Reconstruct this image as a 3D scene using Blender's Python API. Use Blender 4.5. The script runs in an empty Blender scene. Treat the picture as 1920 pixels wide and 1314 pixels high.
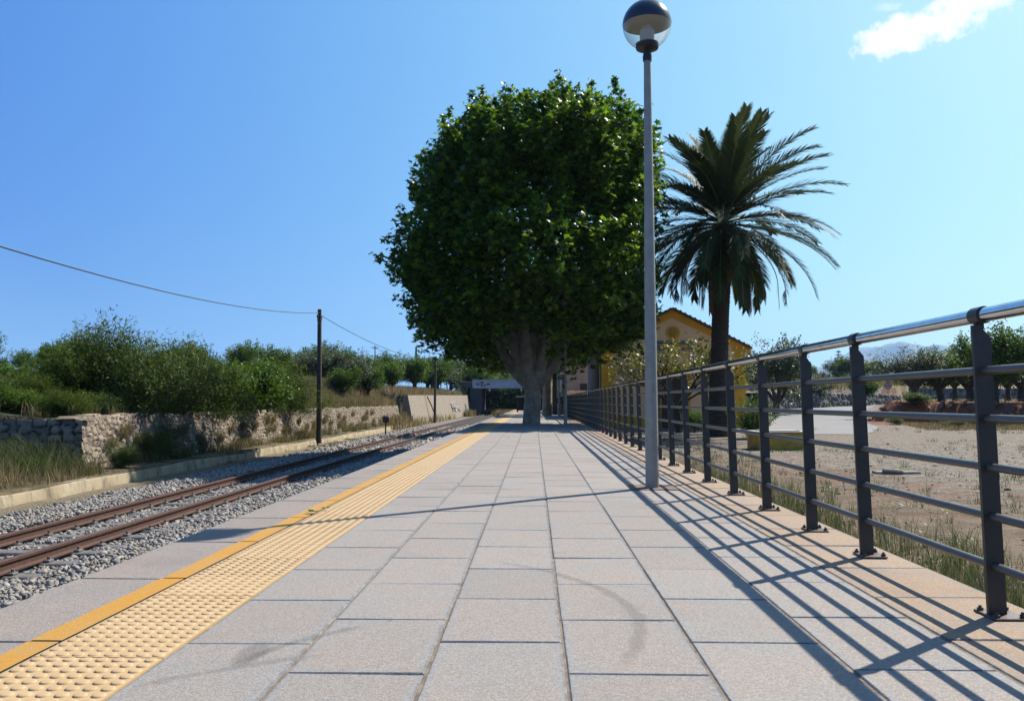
import bpy, math, random
import numpy as np
from mathutils import Vector, Matrix, Euler

rng = np.random.default_rng(7)
random.seed(7)
scene = bpy.context.scene
COL = scene.collection
R = math.radians

# ------------------------------------------------------------------ camera, sky, sun, exposure
F = 1590.0; CX = 960.0; CY = 657.0; EYE = 0.76
PITCH = math.atan(96/F); YAW = math.atan(42/F)
cam_d = bpy.data.cameras.new("camera"); cam = bpy.data.objects.new("camera", cam_d); COL.objects.link(cam)
cam.location = (0, 0, EYE); cam.rotation_euler = (R(90)+PITCH, 0, YAW)
cam_d.sensor_width = 36; cam_d.lens = 36*F/1920; cam_d.clip_start = 0.05; cam_d.clip_end = 30000
scene.camera = cam

SUN_EL = R(46.2); SUN_AZ = math.atan2(.733, .680)
world = bpy.data.worlds.new("World"); scene.world = world; world.use_nodes = True
wn = world.node_tree; wn.nodes.clear()
def wnode(t, **k):
    n = wn.nodes.new(t)
    for a, b in k.items(): setattr(n, a, b)
    return n
sky = wnode('ShaderNodeTexSky', sky_type='NISHITA', sun_disc=False)
sky.sun_elevation = SUN_EL; sky.sun_rotation = SUN_AZ
sky.altitude = 50; sky.air_density = 1.0; sky.dust_density = 0.6; sky.ozone_density = 2.2
tint = wnode('ShaderNodeMix', data_type='RGBA', blend_type='MULTIPLY'); tint.inputs[0].default_value = 1
tint.inputs[7].default_value = (.86, 1.0, 1.1, 1)
wn.links.new(sky.outputs[0], tint.inputs[6])
EXPO = 0.9; SKYS = 0.12
bg = wnode('ShaderNodeBackground'); bg.inputs[1].default_value = SKYS
out = wnode('ShaderNodeOutputWorld')
# the one bright cloud (and its small wisp), laid out by direction on the sky dome
def wmath(op, a, b=None, c=None, clamp=False):
    n = wnode('ShaderNodeMath', operation=op, use_clamp=clamp)
    for i, v in enumerate((a, b, c)):
        if v is None: continue
        if isinstance(v, (int, float)): n.inputs[i].default_value = v
        else: wn.links.new(v, n.inputs[i])
    return n.outputs[0]
def wvec(op, a, b=None):
    n = wnode('ShaderNodeVectorMath', operation=op)
    for i, v in enumerate((a, b)):
        if v is None: continue
        if isinstance(v, tuple): n.inputs[i].default_value = v
        else: wn.links.new(v, n.inputs[i])
    return n
tc = wnode('ShaderNodeTexCoord'); nrm = wvec('NORMALIZE', tc.outputs['Generated'])
def ray(px, py):
    M = Euler((R(90)+PITCH, 0, YAW)).to_matrix()
    return (M @ Vector(((px-CX)/F, -(py-CY)/F, -1)))
# clearer, deeper sky away from the sun and a broad pale glow round it
SV = (math.cos(SUN_EL)*math.sin(SUN_AZ), math.cos(SUN_EL)*math.cos(SUN_AZ), math.sin(SUN_EL))
cs = wvec('DOT_PRODUCT', nrm.outputs[0], SV).outputs['Value']
cs = wmath('ADD', wmath('MAXIMUM', cs, .25), wmath('MULTIPLY', wmath('MAXIMUM', wmath('SUBTRACT', .25, cs), 0.0), .45))
sepc = wnode('ShaderNodeSeparateColor'); wn.links.new(tint.outputs[2], sepc.inputs[0]); cmbc = wnode('ShaderNodeCombineColor')
for ch, (a_, g_, b_) in enumerate(((-1.64, .895, 2.20), (-1.08, .657, 1.50), (-.25, .293, .36))):
    v = wmath('POWER', wmath('MULTIPLY', sepc.outputs[ch], .12), g_)
    v = wmath('MULTIPLY', v, wmath('EXPONENT', wmath('MULTIPLY', cs, b_)))
    wn.links.new(wmath('MULTIPLY', v, math.exp(a_)/(SKYS*2**EXPO)), cmbc.inputs[ch])
nz = wnode('ShaderNodeTexNoise'); nz.inputs['Scale'].default_value = 22; nz.inputs['Detail'].default_value = 8; nz.inputs['Roughness'].default_value = .62
wn.links.new(nrm.outputs[0], nz.inputs['Vector'])
nz2 = wnode('ShaderNodeTexNoise'); nz2.inputs['Scale'].default_value = 75; nz2.inputs['Detail'].default_value = 6; nz2.inputs['Roughness'].default_value = .65
wn.links.new(nrm.outputs[0], nz2.inputs['Vector'])
def cloud(px0, py0, px1, py1, half, k):
    a = ray(px0, py0).normalized(); b = ray(px1, py1).normalized(); ax = (b-a); L = ax.length; ax.normalize()
    mid = ((a+b)/2).normalized(); up = mid.cross(ax).normalized()
    dm = wvec('SUBTRACT', nrm.outputs[0], tuple(mid))
    du = wvec('DOT_PRODUCT', dm.outputs[0], tuple(ax)).outputs['Value']
    dv = wvec('DOT_PRODUCT', dm.outputs[0], tuple(up)).outputs['Value']
    e = wmath('ADD', wmath('POWER', wmath('ABSOLUTE', wmath('DIVIDE', du, L*.5)), 2.0), wmath('POWER', wmath('ABSOLUTE', wmath('DIVIDE', dv, half)), 2.0))
    s = wmath('SUBTRACT', 1.0, e)
    n = wmath('MULTIPLY', wmath('SUBTRACT', nz.outputs[0], .5), k)
    n2 = wmath('MULTIPLY', wmath('SUBTRACT', nz2.outputs[0], .5), k*.55)
    t = wmath('ADD', wmath('ADD', s, n), n2)
    return wmath('MULTIPLY', wmath('SUBTRACT', t, .05), 1.25, clamp=True)
c1 = cloud(1585, 112, 1800, 26, .022, 3.6)
c2 = cloud(1730, 66, 1905, -50, .030, 3.6)
c3 = cloud(1630, 16, 1700, 8, .0055, 3.0)
c3 = wmath('MULTIPLY', c3, .35)
cm = wmath('MAXIMUM', wmath('MAXIMUM', c1, c2), c3)
mixc = wnode('ShaderNodeMix', data_type='RGBA'); wn.links.new(cm, mixc.inputs[0])
wn.links.new(cmbc.outputs[0], mixc.inputs[6]); mixc.inputs[7].default_value = (5.0, 5.1, 5.2, 1)
wn.links.new(mixc.outputs[2], bg.inputs[0]); wn.links.new(bg.outputs[0], out.inputs[0])

sun_d = bpy.data.lights.new("sun", 'SUN'); sun_d.energy = 5.0; sun_d.angle = R(.53); sun_d.color = (1, .94, .84)
sun = bpy.data.objects.new("sun", sun_d); COL.objects.link(sun)
sdir = Vector((math.cos(SUN_EL)*math.sin(SUN_AZ), math.cos(SUN_EL)*math.cos(SUN_AZ), math.sin(SUN_EL)))
sun.rotation_euler = sdir.to_track_quat('Z', 'Y').to_euler(); sun.location = (20, 20, 30)
vs = scene.view_settings; vs.view_transform = 'Standard'; vs.look = 'None'; vs.gamma = 1; vs.exposure = EXPO; vs.use_curve_mapping = False
scene.render.engine = 'CYCLES'
scene.cycles.max_bounces = 6; scene.cycles.transparent_max_bounces = 8

def P(px, py, Y):
    """world point seen at photo pixel (px,py) at distance Y along the platform"""
    d = ray(px, py); s = Y/d.y
    return Vector((d.x*s, Y, d.z*s+EYE))

# ------------------------------------------------------------------ materials
def kk(c, k=.51): return tuple(v*k for v in c)
def mat(name, col, rough=.7, metal=0, var=None, scale=8, bump=0, bscale=40, attr=None, spec=.5, detail=4, extra=None, trans=0, tcol=None):
    m = bpy.data.materials.new(name); m.use_nodes = True; nt = m.node_tree; N = nt.nodes; Lk = nt.links
    b = N['Principled BSDF']; b.inputs['Roughness'].default_value = rough; b.inputs['Metallic'].default_value = metal
    b.inputs['Specular IOR Level'].default_value = spec
    if not metal and not name.endswith('leaf') and 'frond' not in name and 'render' not in name:
        col = kk(col); var = kk(var) if var is not None else None; attr = [kk(q) for q in attr] if attr is not None else None
    if attr is not None and (name.endswith('leaf') or 'frond' in name): attr = [kk(q, .86) for q in attr]
    c = (*col, 1); co = N.new('ShaderNodeTexCoord')
    cur = None
    if var is not None:
        n = N.new('ShaderNodeTexNoise'); n.inputs['Scale'].default_value = scale; n.inputs['Detail'].default_value = detail; n.inputs['Roughness'].default_value = .6
        Lk.new(co.outputs['Object'], n.inputs['Vector'])
        rp = N.new('ShaderNodeValToRGB'); rp.color_ramp.elements[0].position = .32; rp.color_ramp.elements[1].position = .68
        rp.color_ramp.elements[0].color = c; rp.color_ramp.elements[1].color = (*var, 1)
        Lk.new(n.outputs[0], rp.inputs[0]); cur = rp.outputs[0]
    if attr is not None:   # attr = (dark colour, light colour) by the per-piece random value
        a = N.new('ShaderNodeAttribute'); a.attribute_name = 'rnd'
        rp = N.new('ShaderNodeValToRGB'); els = rp.color_ramp.elements
        while len(els) < len(attr): els.new(.5)
        for i, q in enumerate(attr): els[i].position = i/(len(attr)-1); els[i].color = (*q, 1)
        Lk.new(a.outputs['Fac'], rp.inputs[0])
        if cur is None: cur = rp.outputs[0]
        else:
            mx = N.new('ShaderNodeMix'); mx.data_type = 'RGBA'; mx.inputs[0].default_value = .85
            Lk.new(cur, mx.inputs[6]); Lk.new(rp.outputs[0], mx.inputs[7]); cur = mx.outputs[2]
    if cur is None: b.inputs['Base Color'].default_value = c
    else: Lk.new(cur, b.inputs['Base Color'])
    if bump:
        n = N.new('ShaderNodeTexNoise'); n.inputs['Scale'].default_value = bscale; n.inputs['Detail'].default_value = 6
        Lk.new(co.outputs['Object'], n.inputs['Vector'])
        bp = N.new('ShaderNodeBump'); bp.inputs['Strength'].default_value = 1; bp.inputs['Distance'].default_value = bump
        Lk.new(n.outputs[0], bp.inputs['Height']); Lk.new(bp.outputs[0], b.inputs['Normal'])
    if trans:
        t = N.new('ShaderNodeBsdfTranslucent'); ms = N.new('ShaderNodeMixShader'); ms.inputs[0].default_value = trans
        if tcol: t.inputs[0].default_value = (*tcol, 1)
        elif cur is not None: Lk.new(cur, t.inputs[0])
        Lk.new(b.outputs[0], ms.inputs[1]); Lk.new(t.outputs[0], ms.inputs[2]); Lk.new(ms.outputs[0], N['Material Output'].inputs[0])
    if extra: extra(m, nt, b, cur, co)
    return m

class NT:
    """tiny node helper for the bigger materials"""
    def __init__(s, nt): s.nt = nt
    def n(s, t, ins=None, **k):
        x = s.nt.nodes.new(t)
        for a, b in k.items(): setattr(x, a, b)
        for i, v in (ins or {}).items():
            if hasattr(v, 'is_output') or isinstance(v, bpy.types.NodeSocket): s.nt.links.new(v, x.inputs[i])
            else: x.inputs[i].default_value = v
        return x
    def m(s, op, a, b=0.0, clamp=False): return s.n('ShaderNodeMath', {0: a, 1: b}, operation=op, use_clamp=clamp).outputs[0]
    def noise(s, vec, scale, detail=4, rough=.55): return s.n('ShaderNodeTexNoise', {'Vector': vec, 'Scale': scale, 'Detail': detail, 'Roughness': rough}).outputs[0]
    def mix(s, f, a, b, blend='MIX'): return s.n('ShaderNodeMix', {0: f, 6: a, 7: b}, data_type='RGBA', blend_type=blend).outputs[2]
    def ss(s, v, lo, hi): return s.n('ShaderNodeMapRange', {0: v, 1: lo, 2: hi, 3: 0.0, 4: 1.0}, interpolation_type='SMOOTHSTEP').outputs[0]

def newmat(name):
    m = bpy.data.materials.new(name); m.use_nodes = True
    return m, NT(m.node_tree), m.node_tree.nodes['Principled BSDF'], m.node_tree.links

def c4(r, g, b): return (r, g, b, 1.0)

def paving_mat(name, base, pink, blue, stains=False):
    m, h, b, L = newmat(name)
    co = h.n('ShaderNodeTexCoord').outputs['Object']
    a = h.n('ShaderNodeAttribute', attribute_name='rnd').outputs['Fac']
    big = h.noise(co, 2.2, 4); mid = h.noise(co, 16, 5, .65); fine = h.noise(co, 230, 2, .6)
    vor = h.n('ShaderNodeTexVoronoi', {'Vector': co, 'Scale': 190.0}).outputs['Color']
    vg = h.n('ShaderNodeSeparateColor', {0: vor}).outputs[0]
    c = h.mix(h.ss(big, .38, .62), base, pink); c = h.mix(h.m('MULTIPLY', h.ss(mid, .45, .75), .5), c, blue)
    ed = h.n('ShaderNodeAttribute', attribute_name='edge').outputs['Fac']
    c = h.mix(h.m('MULTIPLY', h.m('POWER', ed, 1.5), .75), c, blue)
    k = h.m('ADD', h.m('MULTIPLY', a, .11), .945)
    k = h.m('MULTIPLY', k, h.m('SUBTRACT', 1.0, h.m('MULTIPLY', h.m('MULTIPLY', h.m('POWER', ed, 14.0), h.ss(mid, .3, .62)), .45)))
    vb = h.n('ShaderNodeTexVoronoi', {'Vector': co, 'Scale': 1.7, 'Randomness': 1.0}).outputs['Distance']
    k = h.m('MULTIPLY', k, h.m('ADD', h.m('MULTIPLY', h.ss(vb, .016, .028), .30), .70))
    k = h.m('MULTIPLY', k, h.m('ADD', h.m('MULTIPLY', fine, .5), .75))
    k = h.m('MULTIPLY', k, h.m('ADD', h.m('MULTIPLY', vg, .42), .79))
    k = h.m('MULTIPLY', k, h.m('SUBTRACT', 1.0, h.m('MULTIPLY', h.ss(h.noise(co, .9, 5, .7), .52, .75), .13)))
    if stains:
        xyz = h.n('ShaderNodeSeparateXYZ', {0: co})
        x, y = xyz.outputs[0], xyz.outputs[1]
        wob = h.m('MULTIPLY', h.m('SUBTRACT', h.noise(co, 7, 3), .5), .05)
        def arc(cx, cy, r, w, y0, y1, x0, x1, s):
            d = h.m('SQRT', h.m('ADD', h.m('POWER', h.m('SUBTRACT', x, cx), 2.0), h.m('POWER', h.m('SUBTRACT', y, cy), 2.0)))
            d = h.m('ABSOLUTE', h.m('ADD', h.m('SUBTRACT', d, r), wob))
            v = h.m('SUBTRACT', 1.0, h.ss(d, w*.3, w))
            v = h.m('MULTIPLY', v, h.m('MULTIPLY', h.ss(y, y0, y0+.25), h.m('SUBTRACT', 1.0, h.ss(y, y1-.35, y1))))
            v = h.m('MULTIPLY', v, h.m('MULTIPLY', h.ss(x, x0, x0+.08), h.m('SUBTRACT', 1.0, h.ss(x, x1-.08, x1))))
            return h.m('MULTIPLY', v, s)
        st = arc(-.93, 3.03, 1.29, .034, 2.45, 4.2, -.2, .6, .26)
        st = h.m('ADD', st, arc(-.10, 2.3, .78, .03, 2.38, 3.5, -1.1, -.55, .24))
        st = h.m('ADD', st, arc(.35, .62, 2.2, .028, 2.0, 3.2, -1.1, -.62, .2))
        bl = h.m('ADD', h.m('POWER', h.m('DIVIDE', h.m('ADD', x, .855), .045), 2.0), h.m('POWER', h.m('DIVIDE', h.m('SUBTRACT', y, 2.60), .13), 2.0))
        st = h.m('ADD', st, h.m('MULTIPLY', h.m('SUBTRACT', 1.0, h.ss(bl, .3, 1.5)), .28), True)
        k = h.m('MULTIPLY', k, h.m('SUBTRACT', 1.0, st))
    # small dark spots and chewing gum
    vs_ = h.n('ShaderNodeTexVoronoi', {'Vector': co, 'Scale': 3.1}).outputs['Distance']
    k = h.m('MULTIPLY', k, h.m('ADD', h.m('MULTIPLY', h.ss(vs_, .018, .03), .35), .65))
    comb = h.n('ShaderNodeCombineColor', {0: k, 1: k, 2: k}).outputs[0]
    c = h.mix(1.0, c, comb, 'MULTIPLY')
    L.new(c, b.inputs['Base Color']); b.inputs['Roughness'].default_value = .85; b.inputs['Specular IOR Level'].default_value = .3
    bp = h.n('ShaderNodeBump', {'Strength': .7, 'Distance': .003, 'Height': h.m('ADD', h.m('MULTIPLY', vg, .6), fine)})
    L.new(bp.outputs[0], b.inputs['Normal'])
    return m

M = {}
M['paving'] = paving_mat('grey paving', c4(.228, .208, .186), c4(.244, .206, .176), c4(.216, .212, .210), True)
M['coping'] = paving_mat('platform edge stone', c4(.205, .178, .158), c4(.225, .185, .156), c4(.19, .178, .168))
M['tan'] = paving_mat('tan border stone', c4(.26, .195, .143), c4(.29, .20, .13), c4(.225, .19, .16))
M['tactile'] = mat('tactile buff', (.72, .47, .215), .7, var=(.79, .54, .27), scale=5, bump=.0006, bscale=300)
def yel(m, nt, b, cur, co):
    h = NT(nt); n = h.noise(co.outputs['Object'], 80, 5, .8); n2 = h.noise(co.outputs['Object'], 3, 3)
    f = h.m('MULTIPLY', h.ss(h.m('ADD', n, h.m('MULTIPLY', n2, .35)), .64, .82), .7)
    c = h.mix(f, cur, c4(.26, .21, .11)); nt.links.new(c, b.inputs['Base Color'])
M['yellow'] = mat('yellow line paint', (.70, .31, .008), .7, var=(.78, .38, .012), scale=60, bump=.002, bscale=200, extra=yel)
M['joint'] = mat('joint dirt', (.16, .115, .08), .95, var=(.42, .33, .24), scale=14)
M['concrete_side'] = mat('platform side concrete', (.33, .31, .28), .9, var=(.25, .24, .22), scale=3)
def postw(m, nt, b, cur, co):
    h = NT(nt); z = h.n('ShaderNodeSeparateXYZ', {0: co.outputs['Object']}).outputs[2]; n_ = h.noise(co.outputs['Object'], 26, 5, .75)
    low = h.m('MULTIPLY', h.m('SUBTRACT', 1.0, h.ss(z, .0, .10)), h.ss(n_, .46, .58)); dust = h.m('MULTIPLY', h.ss(h.noise(co.outputs['Object'], 4, 5, .7), .5, .7), .35)
    nt.links.new(h.mix(h.m('MULTIPLY', low, .8), h.mix(dust, cur, c4(.085, .078, .068)), c4(.10, .045, .022)), b.inputs['Base Color'])
M['post'] = mat('dark grey fence paint', (.056, .051, .043), .42, var=(.072, .066, .056), scale=9, bump=.0004, bscale=120, extra=postw)
def railw(m, nt, b, cur, co):
    h = NT(nt); f = h.ss(h.noise(co.outputs['Object'], 5, 6, .75), .64, .72)
    nt.links.new(h.mix(f, cur, c4(.16, .07, .035)), b.inputs['Base Color'])
M['rail_paint'] = mat('grey rail paint', (.115, .108, .096), .36, var=(.15, .142, .128), scale=7, bump=.0004, bscale=90, extra=railw)
M['chrome'] = mat('polished steel handrail', (.72, .72, .73), .13, 1, var=(.6, .6, .61), scale=14, bump=.00012, bscale=60)
M['galv'] = mat('galvanised lamp pole', (.30, .285, .25), .5, .3, var=(.23, .22, .195), scale=14, bump=.0006, bscale=50)
M['black'] = mat('black plastic', (.018, .018, .02), .5)
M['cap'] = mat('dark globe cap', (.045, .05, .065), .22, 0, var=(.06, .065, .08), scale=6)
M['capin'] = mat('cap inner side', (.75, .70, .55), .6)
M['white'] = mat('white diffuser', (.78, .78, .76), .5)
def glass(m, nt, b, cur, co):
    b.inputs['Alpha'].default_value = 1
    tr = nt.nodes.new('ShaderNodeBsdfTransparent'); tr.inputs[0].default_value = (.94, .95, .94, 1)
    ms = nt.nodes.new('ShaderNodeMixShader'); fr = nt.nodes.new('ShaderNodeMath'); fr.operation = 'POWER'; fr.inputs[1].default_value = 3.0; lw = nt.nodes.new('ShaderNodeLayerWeight'); lw.inputs[0].default_value = .45; nt.links.new(lw.outputs['Facing'], fr.inputs[0])
    ad = nt.nodes.new('ShaderNodeMath'); ad.operation = 'ADD'; ad.inputs[1].default_value = .03; nt.links.new(fr.outputs[0], ad.inputs[0])
    nt.links.new(ad.outputs[0], ms.inputs[0]); tl = nt.nodes.new('ShaderNodeBsdfTranslucent'); tl.inputs[0].default_value = (.8, .8, .76, 1); m0 = nt.nodes.new('ShaderNodeMixShader'); m0.inputs[0].default_value = .22
    nt.links.new(tr.outputs[0], m0.inputs[1]); nt.links.new(tl.outputs[0], m0.inputs[2]); gl = nt.nodes.new('ShaderNodeBsdfGlossy'); gl.inputs['Roughness'].default_value = .05
    nt.links.new(m0.outputs[0], ms.inputs[1]); nt.links.new(gl.outputs[0], ms.inputs[2])
    nt.links.new(ms.outputs[0], nt.nodes['Material Output'].inputs[0])
M['globe'] = mat('clear globe', (.75, .76, .74), .08, extra=glass)
M['rust'] = mat('rusty rail', (.050, .022, .015), .65, .1, var=(.085, .038, .025), scale=18, bump=.001, bscale=60, attr=None)
M['rustplate'] = mat('rusty plate', (.17, .09, .06), .8, var=(.28, .17, .11), scale=20, bump=.002)
M['sleeper'] = mat('weathered sleeper', (.16, .15, .14), .85, var=(.25, .235, .22), scale=9, bump=.003, bscale=30)
M['stone'] = mat('ballast stone', (.42, .41, .39), .85, attr=[(.26, .235, .20), (.36, .325, .28), (.44, .405, .35), (.54, .50, .44), (.38, .28, .20)])
M['wallstone'] = mat('rubble wall stone', (.30, .26, .21), .9, var=(.46, .40, .32), scale=3, attr=[(.015, .012, .01), (.22, .165, .115), (.40, .31, .22), (.58, .47, .34)], bump=.012, bscale=14)
M['greystone'] = mat('grey dry stone', (.20, .20, .20), .9, var=(.34, .33, .32), scale=3, attr=[(.010, .010, .009), (.14, .135, .125), (.27, .26, .24), (.48, .46, .42)], bump=.015, bscale=12)
def kerbx(m, nt, b, cur, co):
    h = NT(nt); xyz = h.n('ShaderNodeMapping', {0: co.outputs['Object'], 3: (0.5, 1.1, .5)}).outputs[0]
    f = h.ss(h.noise(xyz, 2.2, 5, .7), .48, .66)
    nt.links.new(h.mix(h.m('MULTIPLY', f, .75), cur, c4(.07, .055, .038)), b.inputs['Base Color'])
M['kerb'] = mat('stained pale concrete', (.60, .50, .33), .9, var=(.42, .32, .19), scale=1.6, bump=.01, bscale=9, extra=kerbx)
M['bark'] = mat('plane bark', (.30, .23, .17), .9, var=(.66, .56, .43), scale=3.2, bump=.03, bscale=7)
M['darkbark'] = mat('dark bark', (.07, .055, .045), .95, var=(.12, .10, .08), scale=6, bump=.03, bscale=14)
M['palmbark'] = mat('palm trunk bark', (.06, .042, .03), .95, var=(.13, .09, .065), scale=10, bump=.03, bscale=18)
G = lambda *a: [tuple(x) for x in a]
M['leaf_plane'] = mat('plane leaf', (0, 0, 0), .36, attr=G((.018, .045, .006), (.04, .095, .008), (.09, .18, .010), (.20, .30, .016)), trans=.55, spec=.5)
M['leaf_bush'] = mat('evergreen leaf', (0, 0, 0), .55, attr=G((.022, .042, .006), (.05, .085, .010), (.10, .15, .018), (.22, .26, .03)), trans=.42, spec=.12)
M['leaf_olean'] = mat('oleander leaf', (0, 0, 0), .5, attr=G((.022, .048, .012), (.05, .088, .014), (.10, .145, .024), (.19, .22, .045)), trans=.36, spec=.16)
M['leaf_almond'] = mat('almond leaf', (0, 0, 0), .45, attr=G((.028, .058, .006), (.055, .11, .010), (.095, .17, .014), (.17, .24, .02)), trans=.45, spec=.15)
M['leaf_olive'] = mat('olive leaf', (0, 0, 0), .5, attr=G((.035, .055, .022), (.055, .085, .03), (.085, .115, .045), (.13, .16, .07)), trans=.3)
M['leaf_lemon'] = mat('lemon leaf', (0, 0, 0), .4, attr=G((.07, .09, .012), (.13, .16, .02), (.24, .24, .03), (.36, .30, .04)), trans=.4)
M['leaf_juniper'] = mat('broom leaf', (0, 0, 0), .5, attr=G((.06, .11, .015), (.10, .17, .02), (.15, .22, .03)), trans=.35)
M['frond'] = mat('palm frond', (0, 0, 0), .6, attr=G((.028, .042, .013), (.045, .066, .02), (.07, .095, .03), (.12, .14, .05)), trans=.2, spec=.15)
M['frond_dry'] = mat('dry palm frond', (0, 0, 0), .7, attr=G((.12, .075, .035), (.20, .13, .06), (.28, .19, .09)), trans=.2)
M['stalk'] = mat('frond stalk', (.16, .13, .05), .6, var=(.22, .15, .06), scale=4)
M['grass'] = mat('weed grass', (0, 0, 0), .6, attr=G((.07, .12, .03), (.12, .17, .045), (.22, .22, .08), (.42, .34, .17)), trans=.35)
M['drygrass'] = mat('dry grass', (0, 0, 0), .7, attr=G((.10, .16, .035), (.22, .22, .07), (.36, .26, .11), (.55, .42, .22)), trans=.35)
M['flower'] = mat('pink flower', (.50, .15, .28), .6, trans=.3, tcol=(.5, .15, .28))
M['ochre'] = mat('ochre render', (.78, .37, .02), .85, var=(.66, .31, .02), scale=2.5, bump=.004, bscale=20)
M['render'] = mat('peach render wall', (.86, .50, .235), .88, var=(.90, .56, .29), scale=1.3, bump=.003, bscale=30)
M['oldrender'] = mat('worn tan render', (.50, .34, .20), .9, var=(.32, .24, .17), scale=1.2, bump=.01, bscale=8)
M['tile_roof'] = mat('brown roof tile', (.16, .10, .07), .85, var=(.24, .15, .10), scale=8, bump=.02, bscale=10)
M['greypipe'] = mat('grey painted pipe', (.30, .29, .28), .6, var=(.36, .35, .34), scale=4)
M['plaque'] = mat('grey plaque', (.20, .21, .22), .5, var=(.28, .28, .28), scale=8)
M['shutter'] = mat('brown wooden shutter', (.10, .055, .03), .6, var=(.14, .08, .045), scale=12)
M['lidwhite'] = mat('pale concrete lid', (.66, .63, .58), .8, var=(.52, .48, .42), scale=6, bump=.004)
M['oldochre'] = mat('weathered ochre render', (.58, .30, .025), .9, var=(.26, .165, .04), scale=3.2, bump=.006)
M['pole'] = mat('wooden pole', (.075, .055, .045), .85, var=(.12, .09, .07), scale=7, bump=.006, bscale=25)
M['wire'] = mat('black cable', (.015, .015, .018), .6)
M['steel'] = mat('pale bridge steel', (.85, .88, .92), .6, var=(.62, .64, .66), scale=1.2)
M['abut'] = mat('bridge abutment stone', (.13, .11, .10), .9, var=(.20, .17, .145), scale=1.6, bump=.05, bscale=3)
def blockx(m, nt, b, cur, co):
    h = NT(nt)
    mp = h.n('ShaderNodeCombineXYZ', {0: h.n('ShaderNodeSeparateXYZ', {0: co.outputs['Object']}).outputs[1], 1: h.n('ShaderNodeSeparateXYZ', {0: co.outputs['Object']}).outputs[2]}).outputs[0]
    br = h.n('ShaderNodeTexBrick', {'Vector': mp, 'Color1': c4(.23, .185, .135), 'Color2': c4(.28, .225, .165), 'Mortar': c4(.32, .27, .21), 'Scale': 1.0, 'Mortar Size': .018, 'Brick Width': .42, 'Row Height': .2})
    c = h.mix(.5, br.outputs[0], cur)
    st = h.n('ShaderNodeMapping', {0: mp, 3: (2.0, .12, 1)}).outputs[0]
    f = h.ss(h.noise(st, 2.0, 4, .6), .56, .7)
    c = h.mix(h.m('MULTIPLY', f, .35), c, c4(.11, .09, .075)); nt.links.new(c, b.inputs['Base Color'])
    bp = h.n('ShaderNodeBump', {'Strength': 1.0, 'Distance': .02, 'Height': br.outputs[1]}); bp.invert = True
    nt.links.new(bp.outputs[0], b.inputs['Normal'])
M['block'] = mat('block wall', (.40, .33, .25), .9, var=(.30, .25, .20), scale=1.0, extra=blockx)
M['graffiti'] = mat('pale blue spray paint', (.30, .33, .40), .6, var=(.40, .40, .40), scale=9)
M['sign_red'] = mat('sign red', (.40, .03, .03), .4)
M['sign_white'] = mat('sign white', (.75, .75, .73), .45)
M['sign_black'] = mat('sign black', (.02, .02, .02), .5)
M['slabstone'] = mat('dusty slab', (.52, .46, .38), .9, var=(.38, .33, .27), scale=6, bump=.01)
M['asphalt'] = mat('pale road asphalt', (.27, .265, .265), .9, var=(.32, .31, .305), scale=.7, bump=.004, bscale=60)
M['dark_metal'] = mat('dark shelter metal', (.03, .033, .04), .5)
M['mount'] = mat('mountain rock', (.16, .16, .13), .95, var=(.26, .24, .20), scale=.004)

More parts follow.
